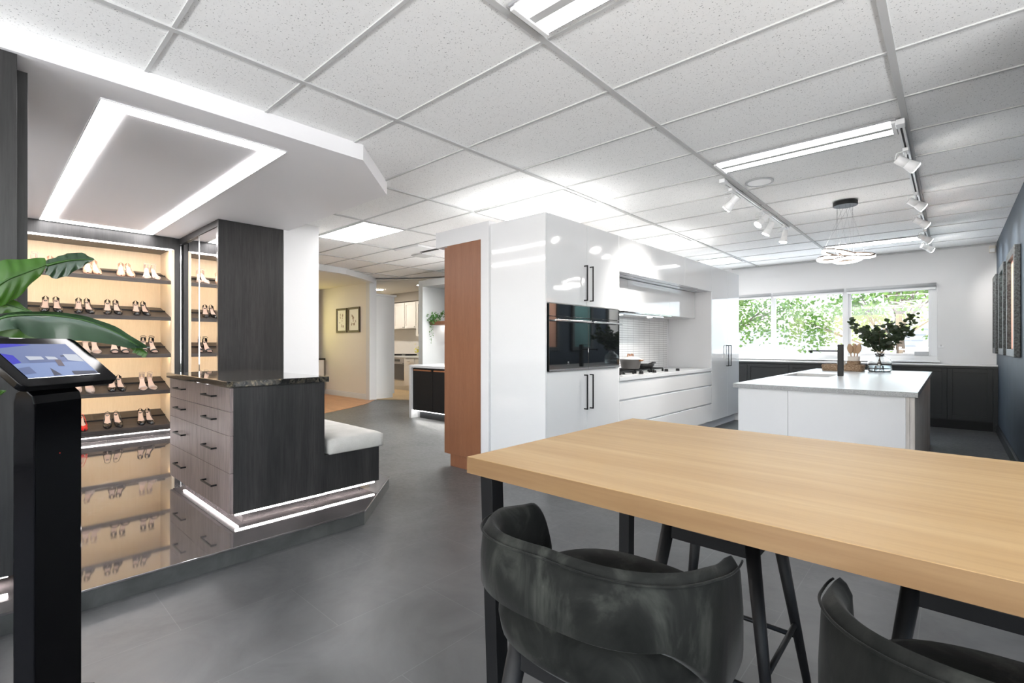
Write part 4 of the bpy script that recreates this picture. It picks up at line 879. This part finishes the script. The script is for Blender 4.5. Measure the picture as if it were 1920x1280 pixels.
# vase
VX, VY = -.64, 7.34
va = T('glass_vase', (VX, VY, IZ), 'clear rounded glass vase with water holding dark leafy branches on the island', 'vase')
va.part(MB().lathe([(0, .001), (.105, .001), (.118, .02), (.120, .10), (.108, .150), (.06, .185), (.046, .20), (.046, .215), (.052, .222), (.048, .222), (.042, .214), (.042, .198), (.056, .18), (.103, .147), (.114, .10), (.112, .024), (.10, .010), (0, .010)], (VX, VY, IZ), 40), 'glass_body', 'glass')
va.part(MB().lathe([(0, .0105), (.10, .0105), (.111, .024), (.1125, .075), (0, .075)], (VX, VY, IZ), 40), 'water', 'water')
br_ = [(-.31, .05, .52, 'reaching furthest left'), (-.20, -.08, .42, 'left, below the longest one'), (-.12, .10, .42, 'left of the middle'), (.0, -.05, .44, 'in the middle of the bunch'), (.10, .08, .50, 'right of the middle'), (.22, -.06, .44, 'right, low and bushy'), (.34, .05, .58, 'reaching furthest right and highest'), (.30, -.12, .38, 'lowest on the right')]
for k, (dx, dy, hh, ds) in enumerate(br_):
    rnd = random.Random(40 + k); t_ = T('eucalyptus_branch', (VX, VY, IZ + .012), 'dark leafy branch in the glass vase, ' + ds, 'branch', 'leafy branches in the vase')
    p0 = Vector((VX - dx * .12, VY - dy * .2, IZ + .014)); p1 = Vector((VX + dx * .03, VY + dy * .03, IZ + .21)); p3 = Vector((VX + dx, VY + dy, IZ + .10 + hh)); p2 = p1 + (p3 - p1) * .5 + Vector((0, 0, .05))
    P4 = [p0, p1, p2, p3]
    def cv(t):
        if t < .3: return p0 + (p1 - p0) * (t / .3)
        u = (t - .3) / .7; return p1 * (1 - u) ** 2 + p2 * 2 * u * (1 - u) + p3 * u * u
    t_.part(MB().tube([cv(i / 12) for i in range(13)], [.0035 - .002 * i / 12 for i in range(13)], 5), 'stem', 'stem_brown')
    lf = MB()
    for i in range(66):
        t0 = .40 + .60 * (i / 65); c0 = cv(t0)
        a = rnd.uniform(0, 2 * PI); d = Vector((math.cos(a), math.sin(a) * .8, rnd.uniform(-.35, .75))).normalized(); L = rnd.uniform(.045, .074); w = d.cross(Vector((rnd.uniform(-1, 1), rnd.uniform(-1, 1), rnd.uniform(-.6, 1)))).normalized() * L * .34
        c1 = c0 + d * .008 + Vector((rnd.gauss(0, .012), rnd.gauss(0, .012), rnd.gauss(0, .012)))
        vs = [c1, c1 + d * L * .3 + w, c1 + d * L * .7 + w * .9, c1 + d * L, c1 + d * L * .7 - w * .9, c1 + d * L * .3 - w]
        lf._f([lf.bm.verts.new(v) for v in vs])
    t_.part(lf, 'foliage', 'leaf_eucalyptus', recalc=False)

# ================================================================ BLACK SIDEBOARD RUN
SY0, SZ = 9.36, .895
edges = [-3.40, -2.73, -2.06, -1.385, -.71, -.04, .43]
wh = ['leftmost, behind the tall white pantry', 'second from the left, under the left window pane', 'third from the left, seen over the sink', 'behind the tap and tray', 'behind the vase', 'rightmost, beside the dark wall']
for k in range(6):
    a, b_ = edges[k], edges[k + 1]
    t_ = T('black_base_cabinet', ((a + b_) / 2, 9.5, 0), 'matt black shaker-door base cabinet, ' + wh[k], 'cabinet', 'black base cabinets under the window')
    t_.part(MB().box(a, b_, SY0 + .02, 9.69, .12, SZ - .03), 'body', 'dark_paint'); t_.part(MB().box(a, b_, SY0 + .02, 9.66, 0, .12), 'kickboard', 'black_satin')
    d = t_.part(MB().box(a + .002, b_ - .002, SY0 + .008, SY0 + .0195, .135, SZ - .035), 'door', 'dark_paint')
    m_ = MB(); w = .055; x0, x1, z0, z1 = a + .002, b_ - .002, .135, SZ - .035
    m_.box(x0, x0 + w, SY0 - .004, SY0 + .008, z0, z1).box(x1 - w, x1, SY0 - .004, SY0 + .008, z0, z1).box(x0 + w, x1 - w, SY0 - .004, SY0 + .008, z0, z0 + w).box(x0 + w, x1 - w, SY0 - .004, SY0 + .008, z1 - w, z1); m_.build('door_frame', 'dark_paint', d, bevel=.002)
tag(box1('filler_panel', 'dark_paint', .4305, .4785, SY0, 9.69, 0, SZ - .03), 'narrow matt black filler between the last cabinet and the dark wall', 'panel')
tag(MB().box(-3.40, .479, SY0 - .02, 9.672, SZ - .029, SZ).build('sideboard_top', 'dark_paint', bevel=.002), 'thin black top running along the cabinets below the window', 'worktop')
tag(MB().box(-3.40, .479, SY0 + .04, 9.698, SZ + .001, SZ + .022).build('white_ledge', 'satin_white', bevel=.002), 'thin white ledge on the black cabinets below the window', 'ledge')
# pictures on the dark wall
for y0, y1, m_, ds in ((9.0, 9.58, 'art_white', 'farthest framed picture on the dark wall, next to the corner, white inside'), (7.72, 8.45, 'art_teal', 'middle framed picture on the dark wall, dark green inside'), (6.45, 7.30, 'art_orange', 'nearest framed picture on the dark wall, pale orange inside')):
    t_ = T('framed_picture', (.47, (y0 + y1) / 2, 1.6), ds, 'picture', 'dark framed pictures on the dark wall')
    z0, z1, w = 1.08, 2.13, .075; m2_ = MB()
    for a, b_, c_, d_ in ((y0, y0 + w, z0, z1), (y1 - w, y1, z0, z1), (y0 + w, y1 - w, z0, z0 + w), (y0 + w, y1 - w, z1 - w, z1)): m2_.box(.432, .478, a, b_, c_, d_)
    t_.part(m2_, 'frame', 'frame_dark', bevel=.006); t_.part(MB().box(.465, .478, y0 + w, y1 - w, z0 + w, z1 - w), 'print', m_)

# ================================================================ OAK BAR TABLE
TX0, TX1, TY0, TY1, TZ = -.962, 1.15, .885, 1.795, .90
tb_ = T('bar_table', (.1, 1.34, 0), 'long oak-topped bar table with slim black metal legs in the foreground', 'table')
tp = MB(); tp.box(TX0, TX1, TY0, TY1, TZ - .044, TZ); tt = tb_.part(tp, 'tabletop', 'table_oak', bevel=.0015)
MB().box(TX0 - .0006, TX1 + .0006, TY0 - .0006, TY0, TZ - .0435, TZ - .0008).box(TX0 - .0006, TX0, TY0, TY1, TZ - .0435, TZ - .0008).build('edge_band', 'table_oak_edge', tt)
zt = TZ - .0445
for sx in (-1, 1):
    xc = TX0 + .062 if sx < 0 else TX1 - .062
    for sy in (-1, 1):
        yt = TY0 + .036 if sy < 0 else TY1 - .115; yb = yt + (-sy) * .035
        if sy > 0: yb = yt - .012
        w = .021
        if sy > 0: xq = xc - .022
        else: xq = xc - .006
        m_ = MB(); m_.hexa([(xq - w, yb - w, 0), (xq + w, yb - w, 0), (xq + w, yb + w, 0), (xq - w, yb + w, 0)], [(xq - w, yt - w, zt), (xq + w, yt - w, zt), (xq + w, yt + w, zt), (xq - w, yt + w, zt)]); tb_.part(m_, 'leg', 'black_metal', bevel=.001)
    tb_.part(MB().box(xc - .034, xc + .006, TY0 + .06, TY1 - .14, zt - .018, zt), 'cross_rail', 'black_metal')

# ================================================================ BAR STOOLS
def stool():
    r = empty('bar_stool', (0, 0, 0)); 
    def plan(phi, R):   # phi 0 = straight back (-y)
        x = math.sin(phi); y = -math.cos(phi); p = 2.5
        k = (abs(x) ** p + abs(y) ** p) ** (-1 / p); return Vector((x * k * R, y * k * R * .98, 0))
    # seat shell
    n = 48; rows = []
    for rr, z in ((.02, .598), (.13, .598), (.18, .606), (.208, .632), (.214, .665), (.206, .69), (.185, .700), (.12, .708), (.02, .710)):
        rows.append([plan(2 * PI * i / n, rr) + Vector((0, 0, z)) for i in range(n)])
    m = MB(); V = m.grid(rows, True, True); m._f(V[0]); m._f(V[-1]); m.build('seat', 'velvet', r)
    # back band
    rows = []; N = 64; PH = 1.99
    for i in range(N + 1):
        ph = PH * math.sin((i / N - .5) * PI) * .62 + (-PH + 2 * PH * i / N) * .38; a = abs(ph); e = min(1, max(0, (a - (PH - .26)) / .26)); tip = max(0.0, 1 - e * e)
        top = .842 + .010 * max(0, math.cos(ph)) - .012 * min(1, a / 1.5) - .020 * max(0, a - 1.2) / .8; low = .720 - .102 * min(1, max(0, (a - .82) / .5)) ** 1.3
        md = .5 * (top + low) - .012 * e; h = (top - low) / 2 * max(.12, tip ** .5)
        top, low = md + h, md - h
        Ro = .242 + .006 * math.sin(PI * min(1, a / PH)); th = .036 * (1 - .35 * e)
        L = []
        for q, (u, zz) in enumerate(((0, low + .012), (.0, md), (.004, top - .018), (.012, top - .004), (th * .5, top + .003), (th - .008, top - .004), (th, top - .02), (th, md), (th - .002, low + .014), (th * .5, low))):
            c = plan(ph, Ro - u); L.append((c.x, c.y, zz))
        rows.append(L)
    m = MB(); V = m.grid(rows, True, True); m._f(V[0][::-1]); m._f(V[-1]); bk_ = m.build('backrest', 'velvet', r)
    pts = []
    for i in range(N + 1):
        ph = (-PH + 2 * PH * i / N) * .93; a = abs(ph); top = .842 + .012 * max(0, math.cos(ph)) - .012 * min(1, a / 1.5) - .020 * max(0, a - 1.2) / .8; c = plan(ph, .2405 + .006 * math.sin(PI * min(1, a / PH))); pts.append((c.x, c.y, top - .012))
    MB().tube(pts, .0022, 6).build('seam', 'velvet', bk_)
    fr = MB(); z0, z1 = .555, .597
    fr.box(-.118, .118, -.145, -.12, z0, z1).box(-.118, .118, .12, .145, z0, z1).box(-.145, -.12, -.145, .145, z0, z1).box(.12, .145, -.145, .145, z0, z1); fr.build('seat_frame', 'black_satin', r, bevel=.003)
    ft = {}
    for sx in (-1, 1):
        for sy in (-1, 1):
            t0 = Vector((sx * .130, sy * .130, .60)); b0 = Vector((sx * .215, sy * .220, 0)); ft[(sx, sy)] = (t0, b0)
            MB().cyl(b0, t0, .0125, .0215, 18).build('leg', 'black_satin', r)
    def at(k, z): t0, b0 = ft[k]; return b0 + (t0 - b0) * (z / .60)
    for k0, k1, z in (((-1, 1), (1, 1), .20), ((-1, -1), (1, -1), .20), ((-1, -1), (-1, 1), .245), ((1, -1), (1, 1), .245)):
        MB().cyl(at(k0, z), at(k1, z), .0085, n=12).build('footrest_bar', 'black_satin', r)
    return r
s1 = stool(); tag(s1, 'charcoal velvet bar stool with curved back, nearest left, seen whole from behind', 'bar stool', 'velvet bar stools around the oak table'); s1.location = (-.520, .872, 0); s1.rotation_euler = (0, 0, math.radians(2))
s2 = copy_tree(s1); s2.location = (.092, .925, 0); s2.rotation_euler = (0, 0, math.radians(3)); s2['label'] = 'charcoal velvet bar stool at the bottom right, cut off by the picture edge'
s3 = copy_tree(s1); s3.location = (-.575, 1.70, 0); s3.rotation_euler = (0, 0, PI); s3['label'] = 'left bar stool on the far side of the table, seat underside and legs visible'
s4 = copy_tree(s1); s4.location = (.058, 1.70, 0); s4.rotation_euler = (0, 0, PI); s4['label'] = 'right bar stool on the far side of the table, cut by the picture edge'

# ================================================================ BACKGROUND ROOMS (left)
# curved opening bulkhead
cv_ = [(-8.40, 2.5), (-8.38, 4.13), (-8.50, 4.71), (-8.80, 5.20), (-9.10, 5.62), (-9.36, 5.90)]
def strip(name, pts, th, z0, z1, mt):
    m = MB(); lo = []; 
    P0 = [Vector((x, y, 0)) for x, y in pts]; L = []
    for i, p in enumerate(P0):
        d = (P0[min(i + 1, len(P0) - 1)] - P0[max(i - 1, 0)]).normalized(); nn = Vector((-d.y, d.x, 0)); L.append((p, p + nn * th))
    rows = [[(a.x, a.y, z0), (a.x, a.y, z1), (b_.x, b_.y, z1), (b_.x, b_.y, z0)] for a, b_ in L]
    V = m.grid(rows, False, True); m._f(V[0]); m._f(V[-1]); return struct(m.build(name, mt))
strip('trim_4', cv_, .12, 2.53, CE + .003, 'wall_white')
struct(MB().prism([(-14, 2.46), (-8.5, 2.46), (-8.49, 4.13), (-8.61, 4.71), (-8.91, 5.20), (-9.2, 5.60), (-9.3, 5.69), (-14, 5.69)], 2.54, 2.56).build('ceiling', 'cream_ceiling'))
struct(MB().box(-14, -9.30, 5.70, 5.84, 0, CE).build('wall_beige', 'beige_wall'))
struct(MB().box(-9.42, -9.28, 5.69, 5.86, 0, 2.60).build('trim_5', 'wall_white'))
struct(MB().box(-13, -9.42, 5.680, 5.699, 0, .10).box(-13, -9.42, 5.688, 5.699, .10, .125).build('baseboard_beige', 'wall_white', bevel=.002))
struct(box1('wall_left', 'beige_wall', -14.1, -12.0, 2.3, 5.70, 0, CE)); struct(box1('wall_passage', 'wall_white', -16, -8.45, 2.33, 2.455, 0, CE)); struct(box1('wall_wardrobe', 'bulkhead_white', -8.6, -7.765, -4.6, 2.455, 0, BU - .001))
for x0, x1, ds in ((-10.69, -10.215, 'left framed sketch on the beige wall'), (-10.165, -9.665, 'right framed sketch on the beige wall')):
    t_ = T('framed_sketch', ((x0 + x1) / 2, 5.69, 1.75), ds, 'picture', 'framed sketches on the beige wall'); z0, z1, w = 1.475, 2.035, .045; m_ = MB()
    for a, b_, c_, d_ in ((x0, x0 + w, z0, z1), (x1 - w, x1, z0, z1), (x0 + w, x1 - w, z0, z0 + w), (x0 + w, x1 - w, z1 - w, z1)): m_.box(a, b_, 5.668, 5.698, c_, d_)
    t_.part(m_, 'frame', 'frame_brown', bevel=.004); pr_ = t_.part(MB().box(x0 + w, x1 - w, 5.685, 5.698, z0 + w, z1 - w), 'print', 'art_paper'); ink = MB(); rnd = random.Random(int(x0 * -10))
    for i in range(9):
        cx_ = (x0 + x1) / 2 + rnd.uniform(-.10, .10); cz = 1.75 + rnd.uniform(-.15, .15); a = rnd.uniform(0, PI); L = rnd.uniform(.02, .05)
        ink.quad(*[(cx_ + L * math.cos(a + q) * .6, 5.6845, cz + L * math.sin(a + q)) for q in (0, 1.3, PI, PI + 1.3)])
    ink.build('drawing', 'art_ink', pr_)
# hutch
hu = T('kitchen_hutch', (-11.6, 5.0, 0), 'cream display hutch with glowing glass doors and black stone top, far left behind the column', 'cabinet')
hu.part(MB().box(-11.97, -11.22, 3.6, 5.64, .10, .83), 'base', 'cream'); hu.part(MB().box(-11.95, -11.28, 3.6, 5.62, 0, .10), 'kickboard', 'cream'); hu.part(MB().box(-11.98, -11.18, 3.58, 5.66, .831, .87), 'stone_top', 'granite_black', bevel=.003)
hu.part(MB().box(-11.98, -11.45, 3.6, 5.52, .871, 2.28), 'upper_cabinet', 'cream'); hu.part(MB().box(-11.98, -11.41, 3.56, 5.56, 2.28, 2.36), 'cornice', 'cream', bevel=.01)
for y0 in (4.2, 4.86):
    d = hu.part(MB().box(-11.45, -11.43, y0, y0 + .62, 1.12, 2.22), 'glass_door', 'cream'); g = MB()
    for j in range(4): g.box(-11.43, -11.425, y0 + .07, y0 + .55, 1.18 + j * .26, 1.41 + j * .26)
    g.build('lit_glass', 'led_yellow', d)
    hu.part(MB().box(-11.45, -11.43, y0, y0 + .62, .90, 1.09), 'small_drawer', 'cream', bevel=.003); d = hu.part(MB().box(-11.22, -11.2, y0, y0 + .62, .66, .81), 'drawer', 'cream', bevel=.003); MB().cyl((-11.2, y0 + .31, .735), (-11.175, y0 + .31, .735), .014, n=12).build('knob', 'steel', d)
    hu.part(MB().box(-11.22, -11.2, y0, y0 + .62, .12, .64), 'door', 'cream', bevel=.003)
# tall white cabinet in the passage
tw_ = T('tall_white_cabinet', (-9.6, 6.1, 0), 'tall plain white cabinet with a small cornice at the end of the beige wall', 'cabinet')
tw_.part(MB().box(-10.1, -9.34, 5.865, 6.36, .10, 2.27), 'body', 'plain_white', bevel=.001); tw_.part(MB().box(-10.1, -9.36, 5.88, 6.33, 0, .099), 'plinth', 'plain_white'); tw_.part(MB().box(-10.12, -9.30, 5.865, 6.40, 2.27, 2.315), 'cornice', 'plain_white', bevel=.008)
# cream kitchen
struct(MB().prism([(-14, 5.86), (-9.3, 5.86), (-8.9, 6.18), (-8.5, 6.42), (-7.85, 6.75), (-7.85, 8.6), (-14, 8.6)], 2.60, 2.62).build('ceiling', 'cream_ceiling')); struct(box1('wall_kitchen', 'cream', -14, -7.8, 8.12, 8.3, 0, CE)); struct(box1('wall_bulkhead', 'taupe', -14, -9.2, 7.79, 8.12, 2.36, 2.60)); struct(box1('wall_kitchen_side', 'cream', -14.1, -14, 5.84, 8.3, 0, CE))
cb = T('cream_base_cabinet', (-10.0, 7.8, 0), 'cream base cabinet right of the steel oven in the far kitchen', 'cabinet')
cb.part(MB().box(-10.565, -9.2, 7.5, 8.11, .12, .86), 'body', 'cream'); cb.part(MB().box(-10.565, -9.2, 7.55, 8.11, 0, .12), 'kickboard', 'cream')
for x0 in (-10.56, -10.10, -9.64):
    d = cb.part(MB().box(x0 + .003, x0 + .437, 7.482, 7.5, .66, .84), 'drawer', 'cream', bevel=.003); MB().box(x0 + .17, x0 + .27, 7.455, 7.48, .76, .775).build('handle', 'steel', d); cb.part(MB().box(x0 + .003, x0 + .437, 7.482, 7.5, .14, .65), 'door', 'cream', bevel=.003)
cl_ = T('oven_housing', (-11.2, 7.8, 0), 'cream base cabinet around the steel oven in the far kitchen', 'cabinet'); cl_.part(MB().box(-11.9, -11.17, 7.5, 8.11, .10, .86).box(-11.17, -10.566, 7.52, 8.11, .10, .25), 'body', 'cream'); cl_.part(MB().box(-11.9, -10.566, 7.56, 8.11, 0, .10), 'kickboard', 'cream')
tag(box1('cream_worktop', 'satin_white', -11.9, -9.2, 7.47, 8.11, .861, .90, .003), 'pale worktop in the far kitchen with yellow flowers on it', 'worktop')
ov = T('steel_oven', (-10.87, 7.8, .26), 'stainless steel oven under the worktop in the far kitchen', 'oven')
ov.part(MB().box(-11.165, -10.57, 7.50, 8.0, .26, .855), 'body', 'steel'); ov.part(MB().box(-11.15, -10.585, 7.485, 7.499, .28, .69), 'door_glass', 'pot_grey'); ov.part(MB().box(-11.15, -10.585, 7.49, 7.499, .72, .84), 'control_panel', 'steel'); ov.part(MB().box(-10.98, -10.76, 7.484, 7.4895, .75, .81), 'display', 'black_glass'); ov.part(MB().box(-11.13, -10.61, 7.45, 7.47, .695, .712), 'handle', 'chrome')
ct = T('black_cooktop', (-10.9, 7.78, .90), 'black gas cooktop above the steel oven in the far kitchen', 'cooktop'); ct.part(MB().box(-11.4, -10.60, 7.56, 8.0, .901, .909), 'plate', 'steel'); ct.part(MB().box(-11.35, -10.65, 7.6, 7.96, .93, .945).box(-11.35, -11.33, 7.6, 7.96, .909, .93).box(-10.67, -10.65, 7.6, 7.96, .909, .93), 'trivet', 'black_satin')
cw = T('cream_wall_cabinet', (-10.8, 7.95, 1.62), 'cream shaker wall cabinets above the far kitchen cooktop', 'cabinet')
cw.part(MB().box(-12.0, -10.45, 7.82, 8.11, 1.62, 2.34), 'body', 'cream')
for x0 in (-11.97, -11.47, -10.96):
    d = cw.part(MB().box(x0, x0 + .49, 7.802, 7.819, 1.64, 2.32), 'door', 'cream'); m_ = MB()
    for a, b_, c_, d_ in ((x0, x0 + .06, 1.64, 2.32), (x0 + .43, x0 + .49, 1.64, 2.32), (x0 + .06, x0 + .43, 1.64, 1.70), (x0 + .06, x0 + .43, 2.26, 2.32)): m_.box(a, b_, 7.79, 7.802, c_, d_)
    m_.build('door_frame', 'cream', d); MB().cyl((x0 + .45, 7.79, 1.67), (x0 + .45, 7.77, 1.67), .012, n=10).build('knob', 'steel', d)
cg = T('glass_wall_cabinet', (-10.1, 7.95, 1.40), 'cream wall cabinet with a glazed door, right of the shaker wall cabinets', 'cabinet')
cg.part(MB().box(-10.44, -10.41, 7.80, 8.11, 1.40, 2.34).box(-9.72, -9.69, 7.80, 8.11, 1.40, 2.34).box(-10.41, -9.72, 7.80, 8.11, 1.40, 1.43).box(-10.41, -9.72, 7.80, 8.11, 2.31, 2.34).box(-10.41, -9.72, 8.08, 8.11, 1.43, 2.31).box(-10.41, -9.72, 7.83, 8.08, 1.75, 1.765).box(-10.41, -9.72, 7.83, 8.08, 2.04, 2.055), 'body', 'cream')
m_ = MB(); m_.box(-10.44, -10.36, 7.785, 7.80, 1.42, 2.32).box(-9.77, -9.69, 7.785, 7.80, 1.42, 2.32).box(-10.36, -9.77, 7.785, 7.80, 1.42, 1.48).box(-10.36, -9.77, 7.785, 7.80, 2.26, 2.32); cg.part(m_, 'door_frame', 'cream')
cg.part(MB().box(-10.36, -9.77, 7.79, 7.794, 1.48, 2.26), 'door_glass', 'window_glass')
for z, s_, nm in ((1.43, .9, 'lower shelf'), (2.055, 1.1, 'upper shelf')):
    v_ = MB(); v_.lathe([(0, 0), (.05 * s_, 0), (.085 * s_, .05), (.08 * s_, .11), (.04 * s_, .14), (.045 * s_, .16), (.035 * s_, .16), (0, .13)], (-10.24, 7.95, z), 18); o_ = v_.build('glazed_vase', 'wicker' if z < 2 else 'blind_grey'); tag(o_, 'small vase on the %s of the glazed cream cabinet' % nm, 'vase')
fl_ = T('yellow_flowers', (-10.13, 7.65, .90), 'small bunch of yellow-green flowers in a vase on the far kitchen worktop', 'flowers')
fl_.part(MB().lathe([(0, 0), (.035, 0), (.045, .05), (.03, .09), (.035, .10), (.02, .095), (0, .02)], (-10.13, 7.65, .90), 16), 'vase', 'ceramic'); m_ = MB(); rnd = random.Random(2)
for i in range(46):
    c0 = Vector((-10.13 + rnd.gauss(0, .06), 7.65 + rnd.gauss(0, .05), 1.05 + rnd.gauss(0, .055))); u = Vector((rnd.uniform(-1, 1), rnd.uniform(-1, 1), rnd.uniform(-1, 1))).normalized() * .035; w = u.orthogonal().normalized() * .02; m_.quad(c0 - u, c0 + w, c0 + u, c0 - w)
fl_.part(m_, 'petals', 'yellow_flower', recalc=False)
dl = T('downlight', (-9.35, 7.2, 2.6), 'tiny recessed downlight in the cream ceiling of the far kitchen', 'downlight'); dl.part(MB().torus((-9.3, 7.0, 2.596), .05, (.01, .004)), 'rim', 'plain_white'); dl.part(MB().cyl((-9.3, 7.0, 2.594), (-9.3, 7.0, 2.598), .04, n=20), 'lamp', 'bulb')
for x in (-10.8, -12.2): 
    d2 = T('downlight', (x, 6.9, 2.6), 'recessed downlight deep in the far kitchen ceiling, %s' % ('middle' if x > -11 else 'left end'), 'downlight'); d2.part(MB().cyl((x, 6.9, 2.592), (x, 6.9, 2.598), .09, n=20), 'lamp', 'bulb_strong')
for x, y in ((-10.3, 4.2), (-11.6, 3.3)):
    d2 = T('downlight', (x, y, 2.53), 'recessed downlight in the beige room ceiling, %s' % ('near the sketches' if x > -11 else 'near the hutch'), 'downlight'); d2.part(MB().cyl((x, y, 2.532), (x, y, 2.538), .11, n=20), 'lamp', 'bulb')
# grey framed niche unit
nu = T('display_niche', (-6.4, 6.1, 0), 'grey-framed white display niche behind the dark island bench', 'display unit')
nu.part(MB().box(-7.77, -7.64, 5.85, 6.5, 0, 2.45).box(-7.64, -5.2, 5.85, 6.5, 2.325, 2.45), 'frame', 'grey_frame', bevel=.002); nu.part(MB().box(-7.64, -5.2, 6.44, 6.50, 0, 2.325), 'back_panel', 'wall_white'); nu.part(MB().box(-7.30, -7.285, 6.43, 6.4395, .86, 1.58), 'black_joint', 'black_satin'); nu.part(MB().box(-7.10, -5.2, 6.2, 6.44, 1.66, 2.325), 'upper_cabinet', 'plain_white')
nu.part(MB().box(-7.62, -5.2, 6.38, 6.40, 1.565, 1.575), 'led_strip', 'led_white')
tag(box1('floating_shelf', 'walnut', -7.62, -5.2, 6.02, 6.435, 1.585, 1.655, .003), 'walnut floating shelf in the white niche', 'shelf')
hp = T('trailing_plant', (-7.58, 6.08, 1.656), 'small trailing green plant at the left end of the walnut shelf', 'plant'); m_ = MB(); rnd = random.Random(8)
hp.part(MB().lathe([(0, 0), (.05, 0), (.065, .08), (.06, .08), (0, .06)], (-7.55, 6.14, 1.656), 18), 'pot', 'ceramic')
for i in range(210):
    if i < 110: c0 = Vector((-7.55 + rnd.gauss(0, .075), 6.06 + rnd.gauss(0, .05), 1.70 + rnd.gauss(0, .05)))
    elif i < 150: q = rnd.random(); c0 = Vector((-7.50 + .32 * q, 6.08 + rnd.gauss(0, .03), 1.74 + .12 * q + rnd.gauss(0, .02)))
    else: s_ = rnd.choice((-.04, .0, .05)); c0 = Vector((-7.56 + s_ + rnd.gauss(0, .006), 6.0 + rnd.gauss(0, .006), rnd.uniform(1.22 + abs(s_) * 2, 1.66)))
    u = Vector((rnd.uniform(-1, 1), rnd.uniform(-1, 1), rnd.uniform(-1, 1))).normalized() * (.028 if i < 150 else .014); w = u.orthogonal().normalized() * u.length * .55; m_.quad(c0 - u, c0 + w, c0 + u, c0 - w)
hp.part(m_, 'foliage', 'leaf_small', recalc=False); m_ = MB()
for s_ in (-.04, 0, .05): m_.tube([(-7.56 + s_, 6.04, 1.70), (-7.56 + s_, 6.0, 1.64), (-7.56 + s_, 6.0, 1.26 + abs(s_) * 2)], .002, 4)
hp.part(m_, 'vines', 'leaf_small')
for z, r in ((1.656, .085), (1.69, .07)): pass
bw = T('dark_bowls', (-7.12, 6.2, 1.656), 'stack of small dark bowls on the walnut shelf', 'bowl'); bw.part(MB().lathe([(0, 0), (.05, 0), (.10, .045), (.097, .045), (.04, .01), (0, .01)], (-7.12, 6.2, 1.656), 24), 'lower_bowl', 'pot_grey'); bw.part(MB().lathe([(0, 0), (.04, 0), (.075, .04), (.072, .04), (.03, .01), (0, .01)], (-7.12, 6.2, 1.69), 24), 'upper_bowl', 'pot_grey'); bw.o.name = 'bowl_stack'
# dark island bench
di = T('dark_island', (-5.6, 5.1, 0), 'black-fronted island bench with a white waterfall top and copper pulls', 'island')
di.part(MB().box(-6.60, -4.6, 4.78, 5.45, .825, .865).box(-6.60, -6.545, 4.78, 5.45, 0, .825), 'waterfall_top', 'quartz', bevel=.002); di.part(MB().box(-6.545, -4.6, 4.83, 5.43, .13, .824), 'body', 'black_satin')
for x0, x1 in ((-6.535, -6.03), (-6.02, -5.5), (-5.49, -4.97)):
    d = di.part(MB().box(x0, x1, 4.81, 4.83, .14, .815), 'door', 'black_satin'); MB().box(x0 + .03, x1 - .03, 4.795, 4.81, .775, .795).build('pull', 'copper', d)
di.part(MB().box(-6.47, -4.6, 4.90, 5.40, 0, .13), 'kickboard', 'dark_paint'); di.part(MB().box(-6.53, -4.6, 4.855, 4.87, .118, .129), 'led_strip', 'led_white')
tag(MB().torus((-6.05, 5.15, .869), .06, (.02, .004)).build('sink_ring', 'steel'), 'small steel ring lying on the dark island top', 'ring')
